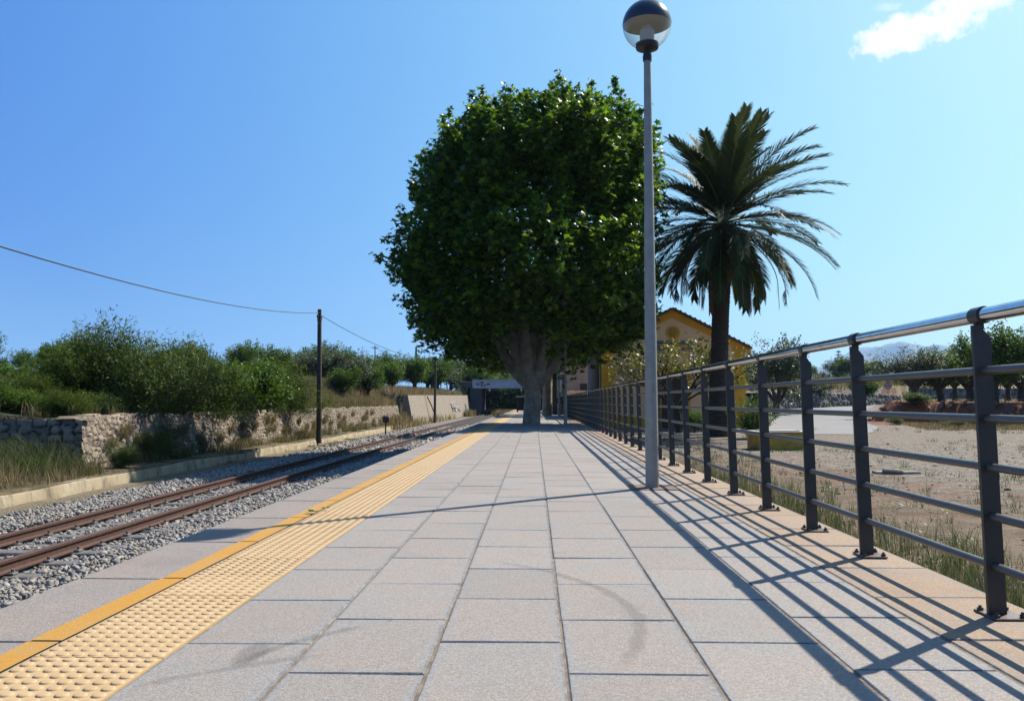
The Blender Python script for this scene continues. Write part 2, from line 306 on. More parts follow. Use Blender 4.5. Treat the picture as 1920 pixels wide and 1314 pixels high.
# ground
def ground_mat():
    m, h, b, L = newmat('ground soil and gravel')
    co = h.n('ShaderNodeTexCoord').outputs['Object']
    s = h.n('ShaderNodeSeparateXYZ', {0: co}); x, y, z = s.outputs
    n1 = h.noise(co, .35, 5, .65); n2 = h.noise(co, 2.5, 5, .7); n3 = h.noise(co, 22, 4, .7); n4 = h.noise(co, 90, 2)
    soil = h.mix(h.ss(n2, .35, .65), c4(.20, .13, .08), c4(.36, .265, .175))
    gravel = h.mix(h.ss(h.noise(co, 9, 5, .7), .38, .62), c4(.25, .20, .15), c4(.52, .45, .365))
    mpd = h.n('ShaderNodeMapping', {0: co, 3: (.35, 1.6, 1)}).outputs[0]
    red = h.ss(h.noise(mpd, 1.1, 5, .7), .55, .63)
    # right lot: soil close to the fence, gravel further out, red streaks
    g = h.ss(h.m('ADD', h.m('ADD', h.m('MULTIPLY', x, .16), h.m('MULTIPLY', y, .07)), h.m('MULTIPLY', h.m('ADD', n1, h.m('MULTIPLY', n2, .6)), 3.0)), 3.9, 4.7)
    lot = h.mix(g, soil, gravel); lot = h.mix(h.m('MULTIPLY', red, .75), lot, c4(.42, .20, .115))
    # terrace red soil and dry field, far right and behind
    terr = h.mix(h.ss(n2, .4, .6), c4(.30, .11, .055), c4(.42, .19, .10))
    field = h.mix(h.ss(h.noise(co, .5, 6, .75), .4, .6), c4(.44, .36, .20), c4(.30, .28, .12))
    ta = h.ss(h.m('SUBTRACT', h.m('MULTIPLY', h.m('SUBTRACT', x, 17.2), .918), h.m('MULTIPLY', h.m('SUBTRACT', y, 44.0), .396)), -.4, .2); ta = h.m('MULTIPLY', ta, h.ss(h.m('ADD', y, h.m('MULTIPLY', x, .3)), 45.0, 46.2))
    rt = h.mix(ta, lot, terr); rt = h.mix(h.ss(y, 78.0, 84.0), rt, field)
    # left bank: dry earth and litter; track bed
    lf = h.mix(h.ss(n2, .4, .6), c4(.22, .17, .10), c4(.34, .26, .15)); lf = h.mix(h.ss(n1, .48, .6), lf, c4(.14, .13, .06))
    bed = h.mix(h.ss(n3, .3, .7), c4(.26, .235, .20), c4(.46, .43, .40))
    edge = h.ss(h.m('ADD', x, h.m('MULTIPLY', h.m('SUBTRACT', n2, .5), 1.4)), -8.35, -7.9)
    bed = h.mix(edge, h.mix(h.ss(n2, .45, .6), c4(.36, .29, .19), c4(.30, .24, .15)), bed)
    c = h.mix(h.ss(x, -8.95, -8.93), lf, bed); c = h.mix(h.ss(x, .9, 1.0), c, rt)
    k = h.m('ADD', h.m('MULTIPLY', n4, .34), .25); k = h.m('MULTIPLY', k, h.m('ADD', h.m('MULTIPLY', n3, .5), .75))
    c = h.mix(1.0, c, h.n('ShaderNodeCombineColor', {0: k, 1: k, 2: k}).outputs[0], 'MULTIPLY')
    L.new(c, b.inputs['Base Color']); b.inputs['Roughness'].default_value = .95; b.inputs['Specular IOR Level'].default_value = .2
    vd = h.n('ShaderNodeTexVoronoi', {'Vector': co, 'Scale': 17.0}).outputs['Distance']
    bp = h.n('ShaderNodeBump', {'Strength': 1.0, 'Distance': .03, 'Height': h.m('SUBTRACT', h.m('MULTIPLY', n3, 1.0), h.m('MULTIPLY', vd, .8))})
    L.new(bp.outputs[0], b.inputs['Normal'])
    return m
M['ground'] = ground_mat()

# ------------------------------------------------------------------ object helpers
def tag(o, label=None, cat=None, group=None, kind=None):
    if label: o['label'] = label
    if cat: o['category'] = cat
    if group: o['group'] = group
    if kind: o['kind'] = kind
    return o
def thing(name, label, cat, loc=(0, 0, 0), rz=0, group=None, kind=None):
    o = bpy.data.objects.new(name, None); COL.objects.link(o); o.location = loc; o.rotation_euler = (0, 0, rz)
    o.empty_display_size = .2
    return tag(o, label, cat, group, kind)
def mk(name, V, Fc, m, parent=None, smooth=False, rnd=None, loc=None):
    me = bpy.data.meshes.new(name)
    V = np.asarray(V, dtype=np.float32).reshape(-1, 3)
    if isinstance(Fc, np.ndarray):
        k = Fc.shape[1]; n = Fc.shape[0]
        me.vertices.add(len(V)); me.vertices.foreach_set('co', V.ravel())
        me.loops.add(n*k); me.loops.foreach_set('vertex_index', Fc.astype(np.int32).ravel())
        me.polygons.add(n); me.polygons.foreach_set('loop_start', np.arange(0, n*k, k, dtype=np.int32))
        me.update(calc_edges=True)
    else:
        me.from_pydata([tuple(map(float, v)) for v in V], [], Fc); me.update()
    if smooth: me.polygons.foreach_set('use_smooth', np.ones(len(me.polygons), dtype=bool))
    if rnd is not None:
        a = me.attributes.new('rnd', 'FLOAT', 'POINT'); a.data.foreach_set('value', np.asarray(rnd, dtype=np.float32))
    me.validate(clean_customdata=False)
    me.materials.append(m)
    o = bpy.data.objects.new(name, me); COL.objects.link(o)
    if parent: o.parent = parent
    if loc is not None: o.location = loc
    return o
def children(o): return [c for c in COL.objects if c.parent == o]
def copy_tree(o, kids, parent=None):
    c = o.copy(); COL.objects.link(c)
    if parent: c.parent = parent
    for ch, sub in kids: copy_tree(ch, sub, c)
    return c
def tree_of(o):
    return [(c, tree_of(c)) for c in list(o.children)]

class MB:
    def __init__(s): s.V = []; s.F = []
    def add(s, V, Fc):
        k = len(s.V); s.V += [tuple(v) for v in V]; s.F += [tuple(i+k for i in f) for f in Fc]; return s
    def box(s, x0, x1, y0, y1, z0, z1, bev=0):
        if bev:
            b = bev; V = []; 
            for (z, i) in ((z0, b), (z0+b, 0), (z1-b, 0), (z1, b)):
                for (x, y) in ((x0+b, y0), (x1-b, y0), (x1, y0+b), (x1, y1-b), (x1-b, y1), (x0+b, y1), (x0, y1-b), (x0, y0+b)):
                    cx = (x0+x1)/2; cy = (y0+y1)/2
                    xx = x + (i if x < cx else -i); yy = y + (i if y < cy else -i); V.append((xx, yy, z))
            Fc = [tuple(range(7, -1, -1)), tuple(range(24, 32))]
            for r in range(3):
                for k in range(8): Fc.append((r*8+k, r*8+(k+1) % 8, (r+1)*8+(k+1) % 8, (r+1)*8+k))
            return s.add(V, Fc)
        V = [(x0, y0, z0), (x1, y0, z0), (x1, y1, z0), (x0, y1, z0), (x0, y0, z1), (x1, y0, z1), (x1, y1, z1), (x0, y1, z1)]
        return s.add(V, [(0, 3, 2, 1), (4, 5, 6, 7), (0, 1, 5, 4), (1, 2, 6, 5), (2, 3, 7, 6), (3, 0, 4, 7)])
    def tube(s, pts, rad, n=10, caps=True):
        pts = [Vector(p) for p in pts]; rad = rad if hasattr(rad, '__len__') else [rad]*len(pts)
        V = []; Fc = []; prev = None
        for i, p in enumerate(pts):
            t = (pts[min(i+1, len(pts)-1)]-pts[max(i-1, 0)]).normalized()
            if prev is None: a = t.orthogonal().normalized()
            else: a = (prev - t*prev.dot(t)).normalized()
            prev = a; b = t.cross(a)
            for k in range(n):
                g = 2*math.pi*k/n; V.append(p + (a*math.cos(g)+b*math.sin(g))*rad[i])
        for i in range(len(pts)-1):
            for k in range(n): Fc.append((i*n+k, i*n+(k+1) % n, (i+1)*n+(k+1) % n, (i+1)*n+k))
        if caps: Fc += [tuple(range(n-1, -1, -1)), tuple(range((len(pts)-1)*n, len(pts)*n))]
        return s.add(V, Fc)
    def lathe(s, prof, n=24, c=(0, 0, 0)):
        V = []; Fc = []
        for r, z in prof:
            for k in range(n): g = 2*math.pi*k/n; V.append((c[0]+r*math.cos(g), c[1]+r*math.sin(g), c[2]+z))
        for i in range(len(prof)-1):
            for k in range(n): Fc.append((i*n+k, i*n+(k+1) % n, (i+1)*n+(k+1) % n, (i+1)*n+k))
        return s.add(V, Fc)
    def prism(s, poly, y0, y1):       # polygon in XZ, extruded along Y
        n = len(poly); V = [(x, y0, z) for x, z in poly]+[(x, y1, z) for x, z in poly]
        Fc = [tuple(range(n)), tuple(range(2*n-1, n-1, -1))]+[(i, n+i, n+(i+1) % n, (i+1) % n) for i in range(n)]
        return s.add(V, Fc)
    def build(s, name, m, parent=None, smooth=False, loc=None):
        o = mk(name, s.V, s.F, m, parent, loc=loc)
        if smooth:
            o.data.polygons.foreach_set('use_smooth', np.ones(len(o.data.polygons), dtype=bool))
            try: o.data.set_sharp_from_angle(angle=R(40))
            except Exception: pass
        return o

# value noise for numpy displacement
_tab = rng.random((64, 64, 64)).astype(np.float32)
def vnoise(x, y, z=0.0):
    x = np.asarray(x, float); y = np.asarray(y, float); z = np.asarray(z, float)+0*x
    xi = np.floor(x).astype(int); yi = np.floor(y).astype(int); zi = np.floor(z).astype(int)
    fx = x-xi; fy = y-yi; fz = z-zi; fx = fx*fx*(3-2*fx); fy = fy*fy*(3-2*fy); fz = fz*fz*(3-2*fz)
    r = 0
    for a in (0, 1):
        for b in (0, 1):
            for c in (0, 1):
                w = (fx if a else 1-fx)*(fy if b else 1-fy)*(fz if c else 1-fz)
                r = r + w*_tab[(xi+a) % 64, (yi+b) % 64, (zi+c) % 64]
    return r-.5
def fbm(x, y, z=0.0, o=4):
    r = 0; a = 1
    for i in range(o): r = r + a*vnoise(np.asarray(x)*2**i+i*17.3, np.asarray(y)*2**i+i*5.1, np.asarray(z)*2**i); a *= .5
    return r

def sst(v, a, b):
    t = np.clip((np.asarray(v, float)-a)/(b-a), 0, 1); return t*t*(3-2*t)

# ------------------------------------------------------------------ leaves and grass
def leaf_tpl(kind):
    if kind == 'lobed':
        V = [(0, 0, .03)]; n = 10
        rr = [.55, .24, .52, .26, .60, .28, .60, .26, .52, .24]
        for i in range(n):
            a = -math.pi/2+2*math.pi*i/n; r = rr[i]*(.25 if i == 0 else 1); V.append((r*math.cos(a), r*math.sin(a)+.05, -.10*r))
        return np.array(V), np.array([(0, 1+i, 1+(i+1) % n) for i in range(n)])
    if kind == 'oval':
        return np.array([(0, -.5, 0), (.24, 0, .05), (0, .5, 0), (-.24, 0, .05)]), np.array([(0, 1, 2), (0, 2, 3)])
    if kind == 'lance':
        return np.array([(0, -.5, 0), (.11, -.05, .03), (0, .5, -.06), (-.11, -.05, .03)]), np.array([(0, 1, 2), (0, 2, 3)])
def leaves(C, size, kind='oval', flat=.5, axis=None, rnd=None):
    """leaf meshes at centres C; normals random biased upward by flat"""
    T, Fc = leaf_tpl(kind); n = len(C); C = np.asarray(C)
    N = rng.normal(size=(n, 3)); N /= np.linalg.norm(N, axis=1)[:, None]; N[:, 2] = np.abs(N[:, 2])+flat*2; N /= np.linalg.norm(N, axis=1)[:, None]
    A = rng.normal(size=(n, 3)) if axis is None else axis+rng.normal(size=(n, 3))*.45
    A = A-N*(A*N).sum(1)[:, None]; A /= np.linalg.norm(A, axis=1)[:, None]; B = np.cross(A, N)
    s = np.asarray(size)*np.ones(n)
    V = C[:, None, :]+s[:, None, None]*(T[None, :, 0:1]*B[:, None, :]+T[None, :, 1:2]*A[:, None, :]+T[None, :, 2:3]*N[:, None, :])
    FF = (Fc[None]+np.arange(n)[:, None, None]*len(T)).reshape(-1, 3)
    r = rng.random(n) if rnd is None else rnd
    return V.reshape(-1, 3), FF, np.repeat(r, len(T))
def shoots(tips, dirs, length, nl, spread, taper=.6):
    """leaf centres along shoots ending at tips"""
    n = len(tips); L = np.asarray(length)*np.ones(n)
    t = rng.random((n, nl)); w = (spread*(1-taper*(1-t)**2))[:, :, None] if False else spread*(1-taper*np.maximum(0, 1-t*2.5))[:, :, None]
    C = tips[:, None, :]-dirs[:, None, :]*(t*L[:, None])[:, :, None]+rng.normal(size=(n, nl, 3))*w
    return C.reshape(-1, 3), np.repeat(dirs, nl, axis=0)

def blades(C, h, w, lean=.35, rnd=None):
    n = len(C); a = rng.random(n)*2*np.pi; b = rng.random(n)*2*np.pi
    hh = np.asarray(h)*np.ones(n); ww = np.asarray(w)*np.ones(n)
    dx = np.stack([np.cos(a), np.sin(a), 0*a], 1)*ww[:, None]/2; ln = np.stack([np.cos(b), np.sin(b), 0*b], 1)*(hh*lean*rng.random(n))[:, None]
    up = np.array([0, 0, 1.])
    V = np.stack([C-dx, C+dx, C+dx*.7+up*hh[:, None]*.55+ln*.35, C-dx*.7+up*hh[:, None]*.55+ln*.35, C+up*hh[:, None]*(1-.1*lean)+ln], 1)
    F1 = np.array([(0, 1, 2), (0, 2, 3), (3, 2, 4)]); FF = (F1[None]+np.arange(n)[:, None, None]*5).reshape(-1, 3)
    r = rng.random(n) if rnd is None else rnd
    return V.reshape(-1, 3), FF, np.repeat(r, 5)
def merge(parts):
    Vs = []; Fs = []; Rs = []; k = 0
    for V, Fc, r in parts: Vs.append(V); Fs.append(Fc+k); Rs.append(r); k += len(V)
    return np.concatenate(Vs), np.concatenate(Fs), np.concatenate(Rs)

# ------------------------------------------------------------------ terrain
def left_z(x, y):
    front = -.78+.42*sst(-x, 9.6, 13)*1.0
    soil = np.where(y < 18.35, front, -.74)
    bank = .40+.35*sst(-x, 10.3, 14)+.95*sst(-x, 10.5, 12.5)*sst(y, 36, 50)+1.0*sst(-x, 14, 40)
    blk = 1.13+.0075*(y-63)+.35*sst(-x, 9.6, 12)+1.0*sst(-x, 14, 40)
    wallx = np.where(y > 62.6, -9.41, -10.05)
    z = np.where((x < wallx) & (y > 18.35), np.where(y > 62.6, blk, bank), np.where(y > 62.6, -.93, soil))
    return z
def terr_mask(x, y):
    # terrace of red soil: signed side of its two edges
    d1 = (y-44)-(-4.5/6.8)*(x-17.2); d1 = np.where(x > 24, y-(39.5-(x-24)*.1), d1)
    e = np.array([13.8, 32.0]); e = e/np.linalg.norm(e)
    d2 = (x-17.2)*e[1]-(y-44)*e[0]
    return np.minimum(d1, d2)
def right_z(x, y):
    z = -.5+.7*np.clip((y-35)/23, 0, 1)+.018*np.clip(y-58, 0, 22)
    t = terr_mask(x, y); z = np.where((t > 0) & (y < 90), np.maximum(z, z*0+(.70+.006*(y-40))*sst(t, 0, .9)+z*(1-sst(t, 0, .9))), z)
    # field behind the dry stone wall
    wy = 58+(x-15.6)*(20/17.2)+1.3
    back = 1.42+.036*np.clip(y-64, 0, 110)
    z = np.where((y > wy+.3) & (y > 50), np.where(y > 80, back+.1, np.maximum(back, z)), z)
    return z
def gz(x, y):
    x = np.asarray(x, float); y = np.asarray(y, float)
    z = np.where(x < -8.94, left_z(x, y), np.where(x < 1.78, -1.02, right_z(x, y)))
    far = sst(y, 130, 260); z = z*(1-far)+far*2.5
    b = np.clip(np.abs(x)/10, .3, 1)*.05*np.where((x > 0) & (x < 45), 1-.85*sst(y, 27, 31), 1)
    return z+np.where((x > -8.9) & (x < 2), .0, fbm(x*.6, y*.6)*b*1.6)
def axis(*seg):
    r = []
    for a, b, s in seg: r += list(np.arange(a, b-1e-6, s))
    return np.array(r)
xs = axis((-6000, -600, 600), (-600, -100, 50), (-100, -30, 5), (-30, -10.1, .5), (-10.1, -9.95, .14), (-9.95, -8.96, .22))
xs = np.concatenate([xs, [-9.43, -9.39, -8.96, -8.93, -8.6, -7.5, -5, -2, 1.77, 1.79, 1.9], axis((2, 40, .4), (40, 100, 3), (100, 600, 50), (600, 7200, 600))])
ys = np.concatenate([axis((-60, -5, 5), (-5, 18, .45)), [18.0, 18.33, 18.37], axis((18.6, 62.3, .45)), [62.4, 62.58, 62.63], axis((63, 92, .6), (92, 160, 3), (160, 700, 40), (700, 9000, 600))])
xs = np.unique(xs); ys = np.unique(ys)
XX, YY = np.meshgrid(xs, ys); ZZ = gz(XX, YY)
idx = np.arange(XX.size).reshape(XX.shape)
Q = np.stack([idx[:-1, :-1], idx[:-1, 1:], idx[1:, 1:], idx[1:, :-1]], -1).reshape(-1, 4)
g = mk('ground', np.stack([XX, YY, ZZ], -1).reshape(-1, 3), Q, M['ground']); tag(g, kind='structure')

# ------------------------------------------------------------------ platform
PEND = 82.0
b = MB(); b.box(-1.93, 1.80, -3, PEND, -1.15, -.02); tag(b.build('platform_base', M['concrete_side']), kind='structure')
b = MB(); b.box(-1.90, 1.78, -2.99, PEND-.01, -.019, -.0045); tag(b.build('platform_joints', M['joint']), kind='structure')

def slabs(name, cols, gap, m, thick=.03, bev=.004, jz=.0012, rim=True):
    E_ = []
    """cols: (x0,x1,first joint y,length)"""
    V = []; Fc = []; Rn = []
    for (x0, x1, y0, L) in cols:
        y = y0-L*math.ceil((y0+2.9)/L)
        while y < PEND-L:
            g2 = gap/2; a0, a1, b0, b1 = x0+g2+random.uniform(-.001, .001), x1-g2, y+g2*.6+random.uniform(-.001, .0015), y+L-g2*.6
            z = random.uniform(-jz, jz); tx = random.uniform(-.0012, .0012); k = len(V); r = random.random()
            for (zz, i) in ((-thick, 0), (-bev, 0), (0, bev)):
                for (px, py, s) in ((a0+i, b0+i, -1), (a1-i, b0+i, 1), (a1-i, b1-i, 1), (a0+i, b1-i, -1)): V.append((px, py, zz+z+s*tx)); Rn.append(r)
            for q in range(2):
                for e in range(4): Fc.append((k+q*4+e, k+q*4+(e+1) % 4, k+q*4+4+(e+1) % 4, k+q*4+4+e))
            if rim:
                w = min(.05, (x1-x0)*.2); E_ += [1.]*12+[0.]*4
                for (px, py, s) in ((a0+w, b0+w, -1), (a1-w, b0+w, 1), (a1-w, b1-w, 1), (a0+w, b1-w, -1)): V.append((px, py, z+s*tx)); Rn.append(r)
                for e in range(4): Fc.append((k+8+e, k+8+(e+1) % 4, k+12+(e+1) % 4, k+12+e))
                Fc.append((k+12, k+13, k+14, k+15))
            else: Fc.append((k+8, k+9, k+10, k+11))
            y += L
    o = mk(name, V, Fc, m, rnd=Rn)
    if rim: at_ = o.data.attributes.new('edge', 'FLOAT', 'POINT'); at_.data.foreach_set('value', np.array(E_, dtype=np.float32))
    return tag(o, kind='structure')
TL = .588
xl = [-1.102, -.702, -.307, .088, .492, .901, 1.316]
js = [2.70, 2.42, 2.74, 2.431, 2.755, 2.49]
slabs('platform_paving', [(xl[i], xl[i+1], js[i], TL) for i in range(6)], .0075, M['paving'])
slabs('platform_edge_slabs', [(-1.975, -1.497, 2.70, .96)], .009, M['coping'], thick=.12, bev=.008)
slabs('platform_border_slabs', [(1.318, 1.805, 2.80, .595)], .008, M['tan'], thick=.1, bev=.006)
# painted line on the edge slabs
V = []; Fc = []
y0 = 2.70-.96*5
while y0 < PEND-2:
    zz = np.linspace(y0+.008, y0+.952, 9)
    for i, y in enumerate(zz):
        V += [(-1.603+random.uniform(-.004, .004), y, .004), (-1.502+random.uniform(-.001, .001), y, .004)]
        if i: k = len(V); Fc.append((k-4, k-3, k-1, k-2))
    y0 += .96
tag(mk('painted_line', V, Fc, M['yellow']), kind='structure')
# tactile strip
b = MB()
y = 2.54-.4*13
while y < PEND-.6:
    dz = random.uniform(-.001, .001); b.box(-1.493, -1.104, y+.002, y+.398, -.02, .002+dz, bev=0); y += .4
tag(b.build('tactile_paving', M['tactile']), kind='structure')
cx_ = -1.493+.0244+np.arange(8)*.0486
cy_ = np.concatenate([2.54-.4*13+k*.4+.025+np.arange(8)*.05 for k in range(int((PEND-2)/.4)+10)])
cy_ = cy_[(cy_ > 1) & (cy_ < 60)]
GX, GY = np.meshgrid(cx_, cy_); C = np.stack([GX.ravel(), GY.ravel()], 1)
n = 10; ang = np.arange(n)*2*np.pi/n
rings = [(.0190, .0015), (.0172, .0045), (.0125, .0055)]
T = np.array([(r*np.cos(a), r*np.sin(a), z) for r, z in rings for a in ang])
Fq = np.array([(q*n+k, q*n+(k+1) % n, (q+1)*n+(k+1) % n, (q+1)*n+k) for q in range(2) for k in range(n)])
cap = np.array([(2*n, 2*n+k, 2*n+k+1, 2*n+k+2) if False else (2*n, 2*n+2*k+1, 2*n+2*k+2, 2*n+(2*k+3) % n) for k in range(4)])
Fq = np.concatenate([Fq, cap])
V = np.concatenate([C[:, None, :]+T[None, :, :2], np.broadcast_to(T[None, :, 2:], (len(C), len(T), 1))], 2).reshape(-1, 3)
FF = (Fq[None]+np.arange(len(C))[:, None, None]*len(T)).reshape(-1, 4)
tag(mk('tactile_studs', V, FF, M['tactile'], smooth=False), 'buff raised studs of the tactile strip beside the yellow line', 'tactile studs', kind='stuff')

# ------------------------------------------------------------------ railing
FX = 1.640
post_y = [-.1, .95, 1.98, 3.105, 4.285, 5.11, 6.083, 7.07, 8.135, 9.20, 10.22]
while post_y[-1] < 74: post_y.append(post_y[-1]+1.05)
def fx(y): return FX+.05*min(max((y-8)/25, 0), 1)
fence = thing('railing', 'dark grey metal railing with polished tube handrail along the right platform edge', 'railing', (0, 0, 0))
LEAN = R(-1.3)
pm = MB(); pm.prism([(-.032, .008), (.032, .008), (.032, .985), (-.006, 1.035), (-.032, 1.035)], -.008, .008)
pl = MB(); pl.box(-.045, .075, -.075, .075, 0, .008, bev=.002)
cb = MB(); cb.tube([(0, -.033, 1.07), (0, .033, 1.07)], .0315, 20); cb.box(-.02, .01, -.007, .007, 1.02, 1.045)
bolts = [(-.03, .055), (.06, .055), (-.03, -.055), (.06, -.055)]
post0 = pm.build('post', M['post'], fence); plate0 = pl.build('base_plate', M['post'], post0); col0 = cb.build('collar', M['post'], post0, smooth=True)
bb = MB(); bb.tube([(0, 0, .008), (0, 0, .018)], .011, 6).tube([(0, 0, .018), (0, 0, .026)], .006, 8)
bolt0 = bb.build('bolt', M['post'], post0)
for i, y in enumerate(post_y):
    if i == 0: p = post0; pc = plate0; cc = col0
    else:
        p = post0.copy(); COL.objects.link(p); p.parent = fence
        pc = plate0.copy(); COL.objects.link(pc); pc.parent = p; cc = col0.copy(); COL.objects.link(cc); cc.parent = p
    p.location = (fx(y), y, .002); p.rotation_euler = (0, LEAN+R(random.uniform(-.25, .25)), R(random.uniform(-1.5, 1.5)))
    pc.rotation_euler = (0, -LEAN, 0)
    for k, (bx, by) in enumerate(bolts):
        if i > 12: break
        q = bolt0 if (i == 0 and k == 0) else bolt0.copy()
        if not (i == 0 and k == 0): COL.objects.link(q)
        q.parent = p; q.location = (bx, by, 0); q.rotation_euler = (0, 0, random.random())
def railpts(z):
    s = math.sin(-LEAN)*z
    return [(fx(y)-s, y, z) for y in [-1.2]+post_y+[post_y[-1]+.8]]
hb = MB(); hb.tube(railpts(1.072), .0265, 24); hb.build('handrail', M['chrome'], fence, smooth=True)
sm = MB()
for y in np.arange(.55, 30, 2.1):
    s = math.sin(-LEAN)*1.072; sm.tube([(fx(y)-s, y-.0012, 1.072), (fx(y)-s, y+.0012, 1.072)], .0269, 24)
sm.build('handrail_joints', M['post'], fence)
for z in (.176, .352, .527, .700, .872):
    rb = MB(); rb.tube(railpts(z), .0148, 14); rb.build('rail', M['rail_paint'], fence, smooth=True)

# ------------------------------------------------------------------ lamps
def lamp(label, x, y, lean=0):
    t = thing('street_lamp', label, 'lamp', (x, y, .0), group='globe lamps on the platform')
    t.rotation_euler = (0, lean, 0)
    a = MB(); a.box(-.21, .21, -.20, .24, .002, .006); a.build('ground_plate', M['rustplate'], t)
    a = MB(); a.tube([(0, 0, .004), (0, 0, .5), (0, 0, 2.2), (0, 0, 3.93)], [.060, .058, .046, .032], 12); a.build('pole', M['galv'], t, smooth=True)
    a = MB(); a.lathe([(0, 3.86), (.040, 3.86), (.042, 3.90), (.036, 3.93), (.038, 3.955), (.10, 3.975), (.105, 3.99), (.105, 4.022), (.0, 4.026)], 32); a.build('collar', M['black'], t, smooth=True)
    zc = 4.20; r = .222
    pr = [(r*math.cos(u), zc+r*math.sin(u)) for u in np.linspace(0, math.pi/2, 16)]
    a = MB(); a.lathe([(q[0]+.0005, q[1]) for q in pr[:-1]]+[(0.0005, zc+r)], 48)
    a.lathe([(r-.006, zc)]+[(max(.0005, q[0]-.006), q[1]-.004) for q in pr[1:]], 48)
    cap = a.build('cap', M['cap'], t, smooth=True)
    a = MB(); a.lathe([(max(.0005, (r-.009)*math.cos(u)), zc+.002+(r-.009)*math.sin(u)) for u in np.linspace(0, math.pi/2, 12)], 40); a.build('reflector', M['capin'], cap, smooth=True)
    a = MB(); a.lathe([((r-.001)*math.cos(u), zc+(r-.001)*math.sin(u)) for u in np.linspace(-1.05, 0, 16)], 48); a.build('globe', M['globe'], t, smooth=True)
    a = MB(); a.lathe([(0, 4.028), (.062, 4.028), (.068, 4.10), (.066, 4.145), (.045, 4.155), (.04, 4.19), (.0, 4.20)], 28); a.build('diffuser', M['white'], t, smooth=True)
    return t
lamp('tall globe lamp standing nearest, beside the railing on its rusty plate', 1.042, 7.60, R(-.1))
lamp('distant globe lamp pole beside the big tree trunk, its top lost in the leaves', 1.05, 28.8)

# ------------------------------------------------------------------ railway
RT = .76-1.60    # rail top height
track = thing('railway_track', 'rusty narrow railway track on grey ballast left of the platform', 'railway track', (0, 0, 0))
prof = [(-.055, -.135), (.055, -.135), (.055, -.122), (.010, -.108), (.008, -.045), (.032, -.034), (.032, -.004), (.026, 0), (-.026, 0), (-.032, -.004), (-.032, -.034), (-.008, -.045), (-.010, -.108), (-.055, -.122)]
for xr in (-5.39, -6.43):
    a = MB(); a.prism([(xr+p, RT+q) for p, q in prof], -6, 118); a.build('rail', M['rust'], track)
def sleeper_mb(y, dz=0):
    a = MB(); z0 = RT-.30+dz; a.box(-6.90, -4.90, y-.11, y+.11, z0, RT-.148+dz, bev=.015)
    for xr in (-5.39, -6.43):
        for s in (-.085, .085):
            a.box(xr+s-.035, xr+s+.035, y-.05, y+.05, RT-.146, RT-.118, bev=.006); a.tube([(xr+s, y, RT-.12), (xr+s, y, RT-.085)], .017, 6)
    return a
sl0 = None; ysl = np.arange(2.0, 62, .6)
sl0 = sleeper_mb(0).build('sleeper', M['sleeper'], track); sl0.location = (0, ysl[0], 0)
for y in ysl[1:]:
    s = sl0.copy(); COL.objects.link(s); s.parent = track; s.location = (random.uniform(-.02, .02), y, random.uniform(-.012, .006)); s.rotation_euler = (0, 0, R(random.uniform(-.7, .7)))
a = MB()
for y in np.arange(62, 117, .6): a.box(-6.90, -4.90, y-.11, y+.11, RT-.30, RT-.148)
tag(a.build('sleeper', M['sleeper'], track), kind='stuff')

# ballast stones
ico = np.array([(-.526, 0, .851), (.526, 0, .851), (-.526, 0, -.851), (.526, 0, -.851), (0, .851, .526), (0, .851, -.526), (0, -.851, .526), (0, -.851, -.526), (.851, .526, 0), (-.851, .526, 0), (.851, -.526, 0), (-.851, -.526, 0)])
icf = np.array([(0, 1, 4), (0, 4, 9), (9, 4, 5), (4, 8, 5), (4, 1, 8), (8, 1, 10), (8, 10, 3), (5, 8, 3), (5, 3, 2), (2, 3, 7), (7, 3, 10), (7, 10, 6), (7, 6, 11), (11, 6, 0), (0, 6, 1), (6, 10, 1), (9, 11, 0), (9, 2, 11), (9, 5, 2), (7, 11, 2)])
def rocks(C, s, seedn=10, zs=.75):
    n = len(C); tp = np.stack([ico*(.48+1.0*rng.random((12, 1)))*(.6+.8*rng.random((1, 3))) for _ in range(seedn)])
    T = tp[rng.integers(0, seedn, n)]
    a = rng.random(n)*2*np.pi; b = rng.random(n)*np.pi
    ca, sa = np.cos(a), np.sin(a); cb, sb = np.cos(b), np.sin(b)
    x, y, z = T[..., 0], T[..., 1], T[..., 2]
    y, z = y*cb[:, None]-z*sb[:, None], y*sb[:, None]+z*cb[:, None]
    x, y = x*ca[:, None]-y*sa[:, None], x*sa[:, None]+y*ca[:, None]
    V = np.stack([x, y, z*zs], -1)*(np.asarray(s)*np.ones(n))[:, None, None]+C[:, None, :]
    return V.reshape(-1, 3), (icf[None]+np.arange(n)[:, None, None]*12).reshape(-1, 3), np.repeat(rng.random(n), 12)
def bedz(x, y):
    return -1.02+.045*sst(x, -8.3, -7.2)*sst(-x, 2, 3)+.03*fbm(x*1.5, y*1.5)
parts = []
for (y0, y1, dens, s) in ((6.2, 16, 900, .0225), (16, 30, 400, .028), (30, 60, 85, .05)):
    n = int((y1-y0)*4.6*dens); X = rng.uniform(-8.35, -3.7, n); Y = rng.uniform(y0, y1, n)
    keep = rng.random(n) < sst(X, -8.4, -7.5)*.97+.03; X = X[keep]; Y = Y[keep]; n = len(X)
    # keep stones off the rails
    hit = (np.abs(X+5.39) < .075) | (np.abs(X+6.43) < .075); X = X[~hit]; Y = Y[~hit]; n = len(X)
    ph = np.abs(((Y-2.0+.3) % .6)-.3); onsl = (ph < .10) & (X > -6.9) & (X < -4.9)
    drop = onsl & (rng.random(n) < .965); X = X[~drop]; Y = Y[~drop]; n = len(X)
    Z = bedz(X, Y)+rng.uniform(-.01, .035, n)+np.where((X > -4.8), .03, np.where((X > -7.0), -.062, 0))
    S = s*np.exp(rng.normal(size=n)*.28)
    parts.append(rocks(np.stack([X, Y, Z], 1), S))
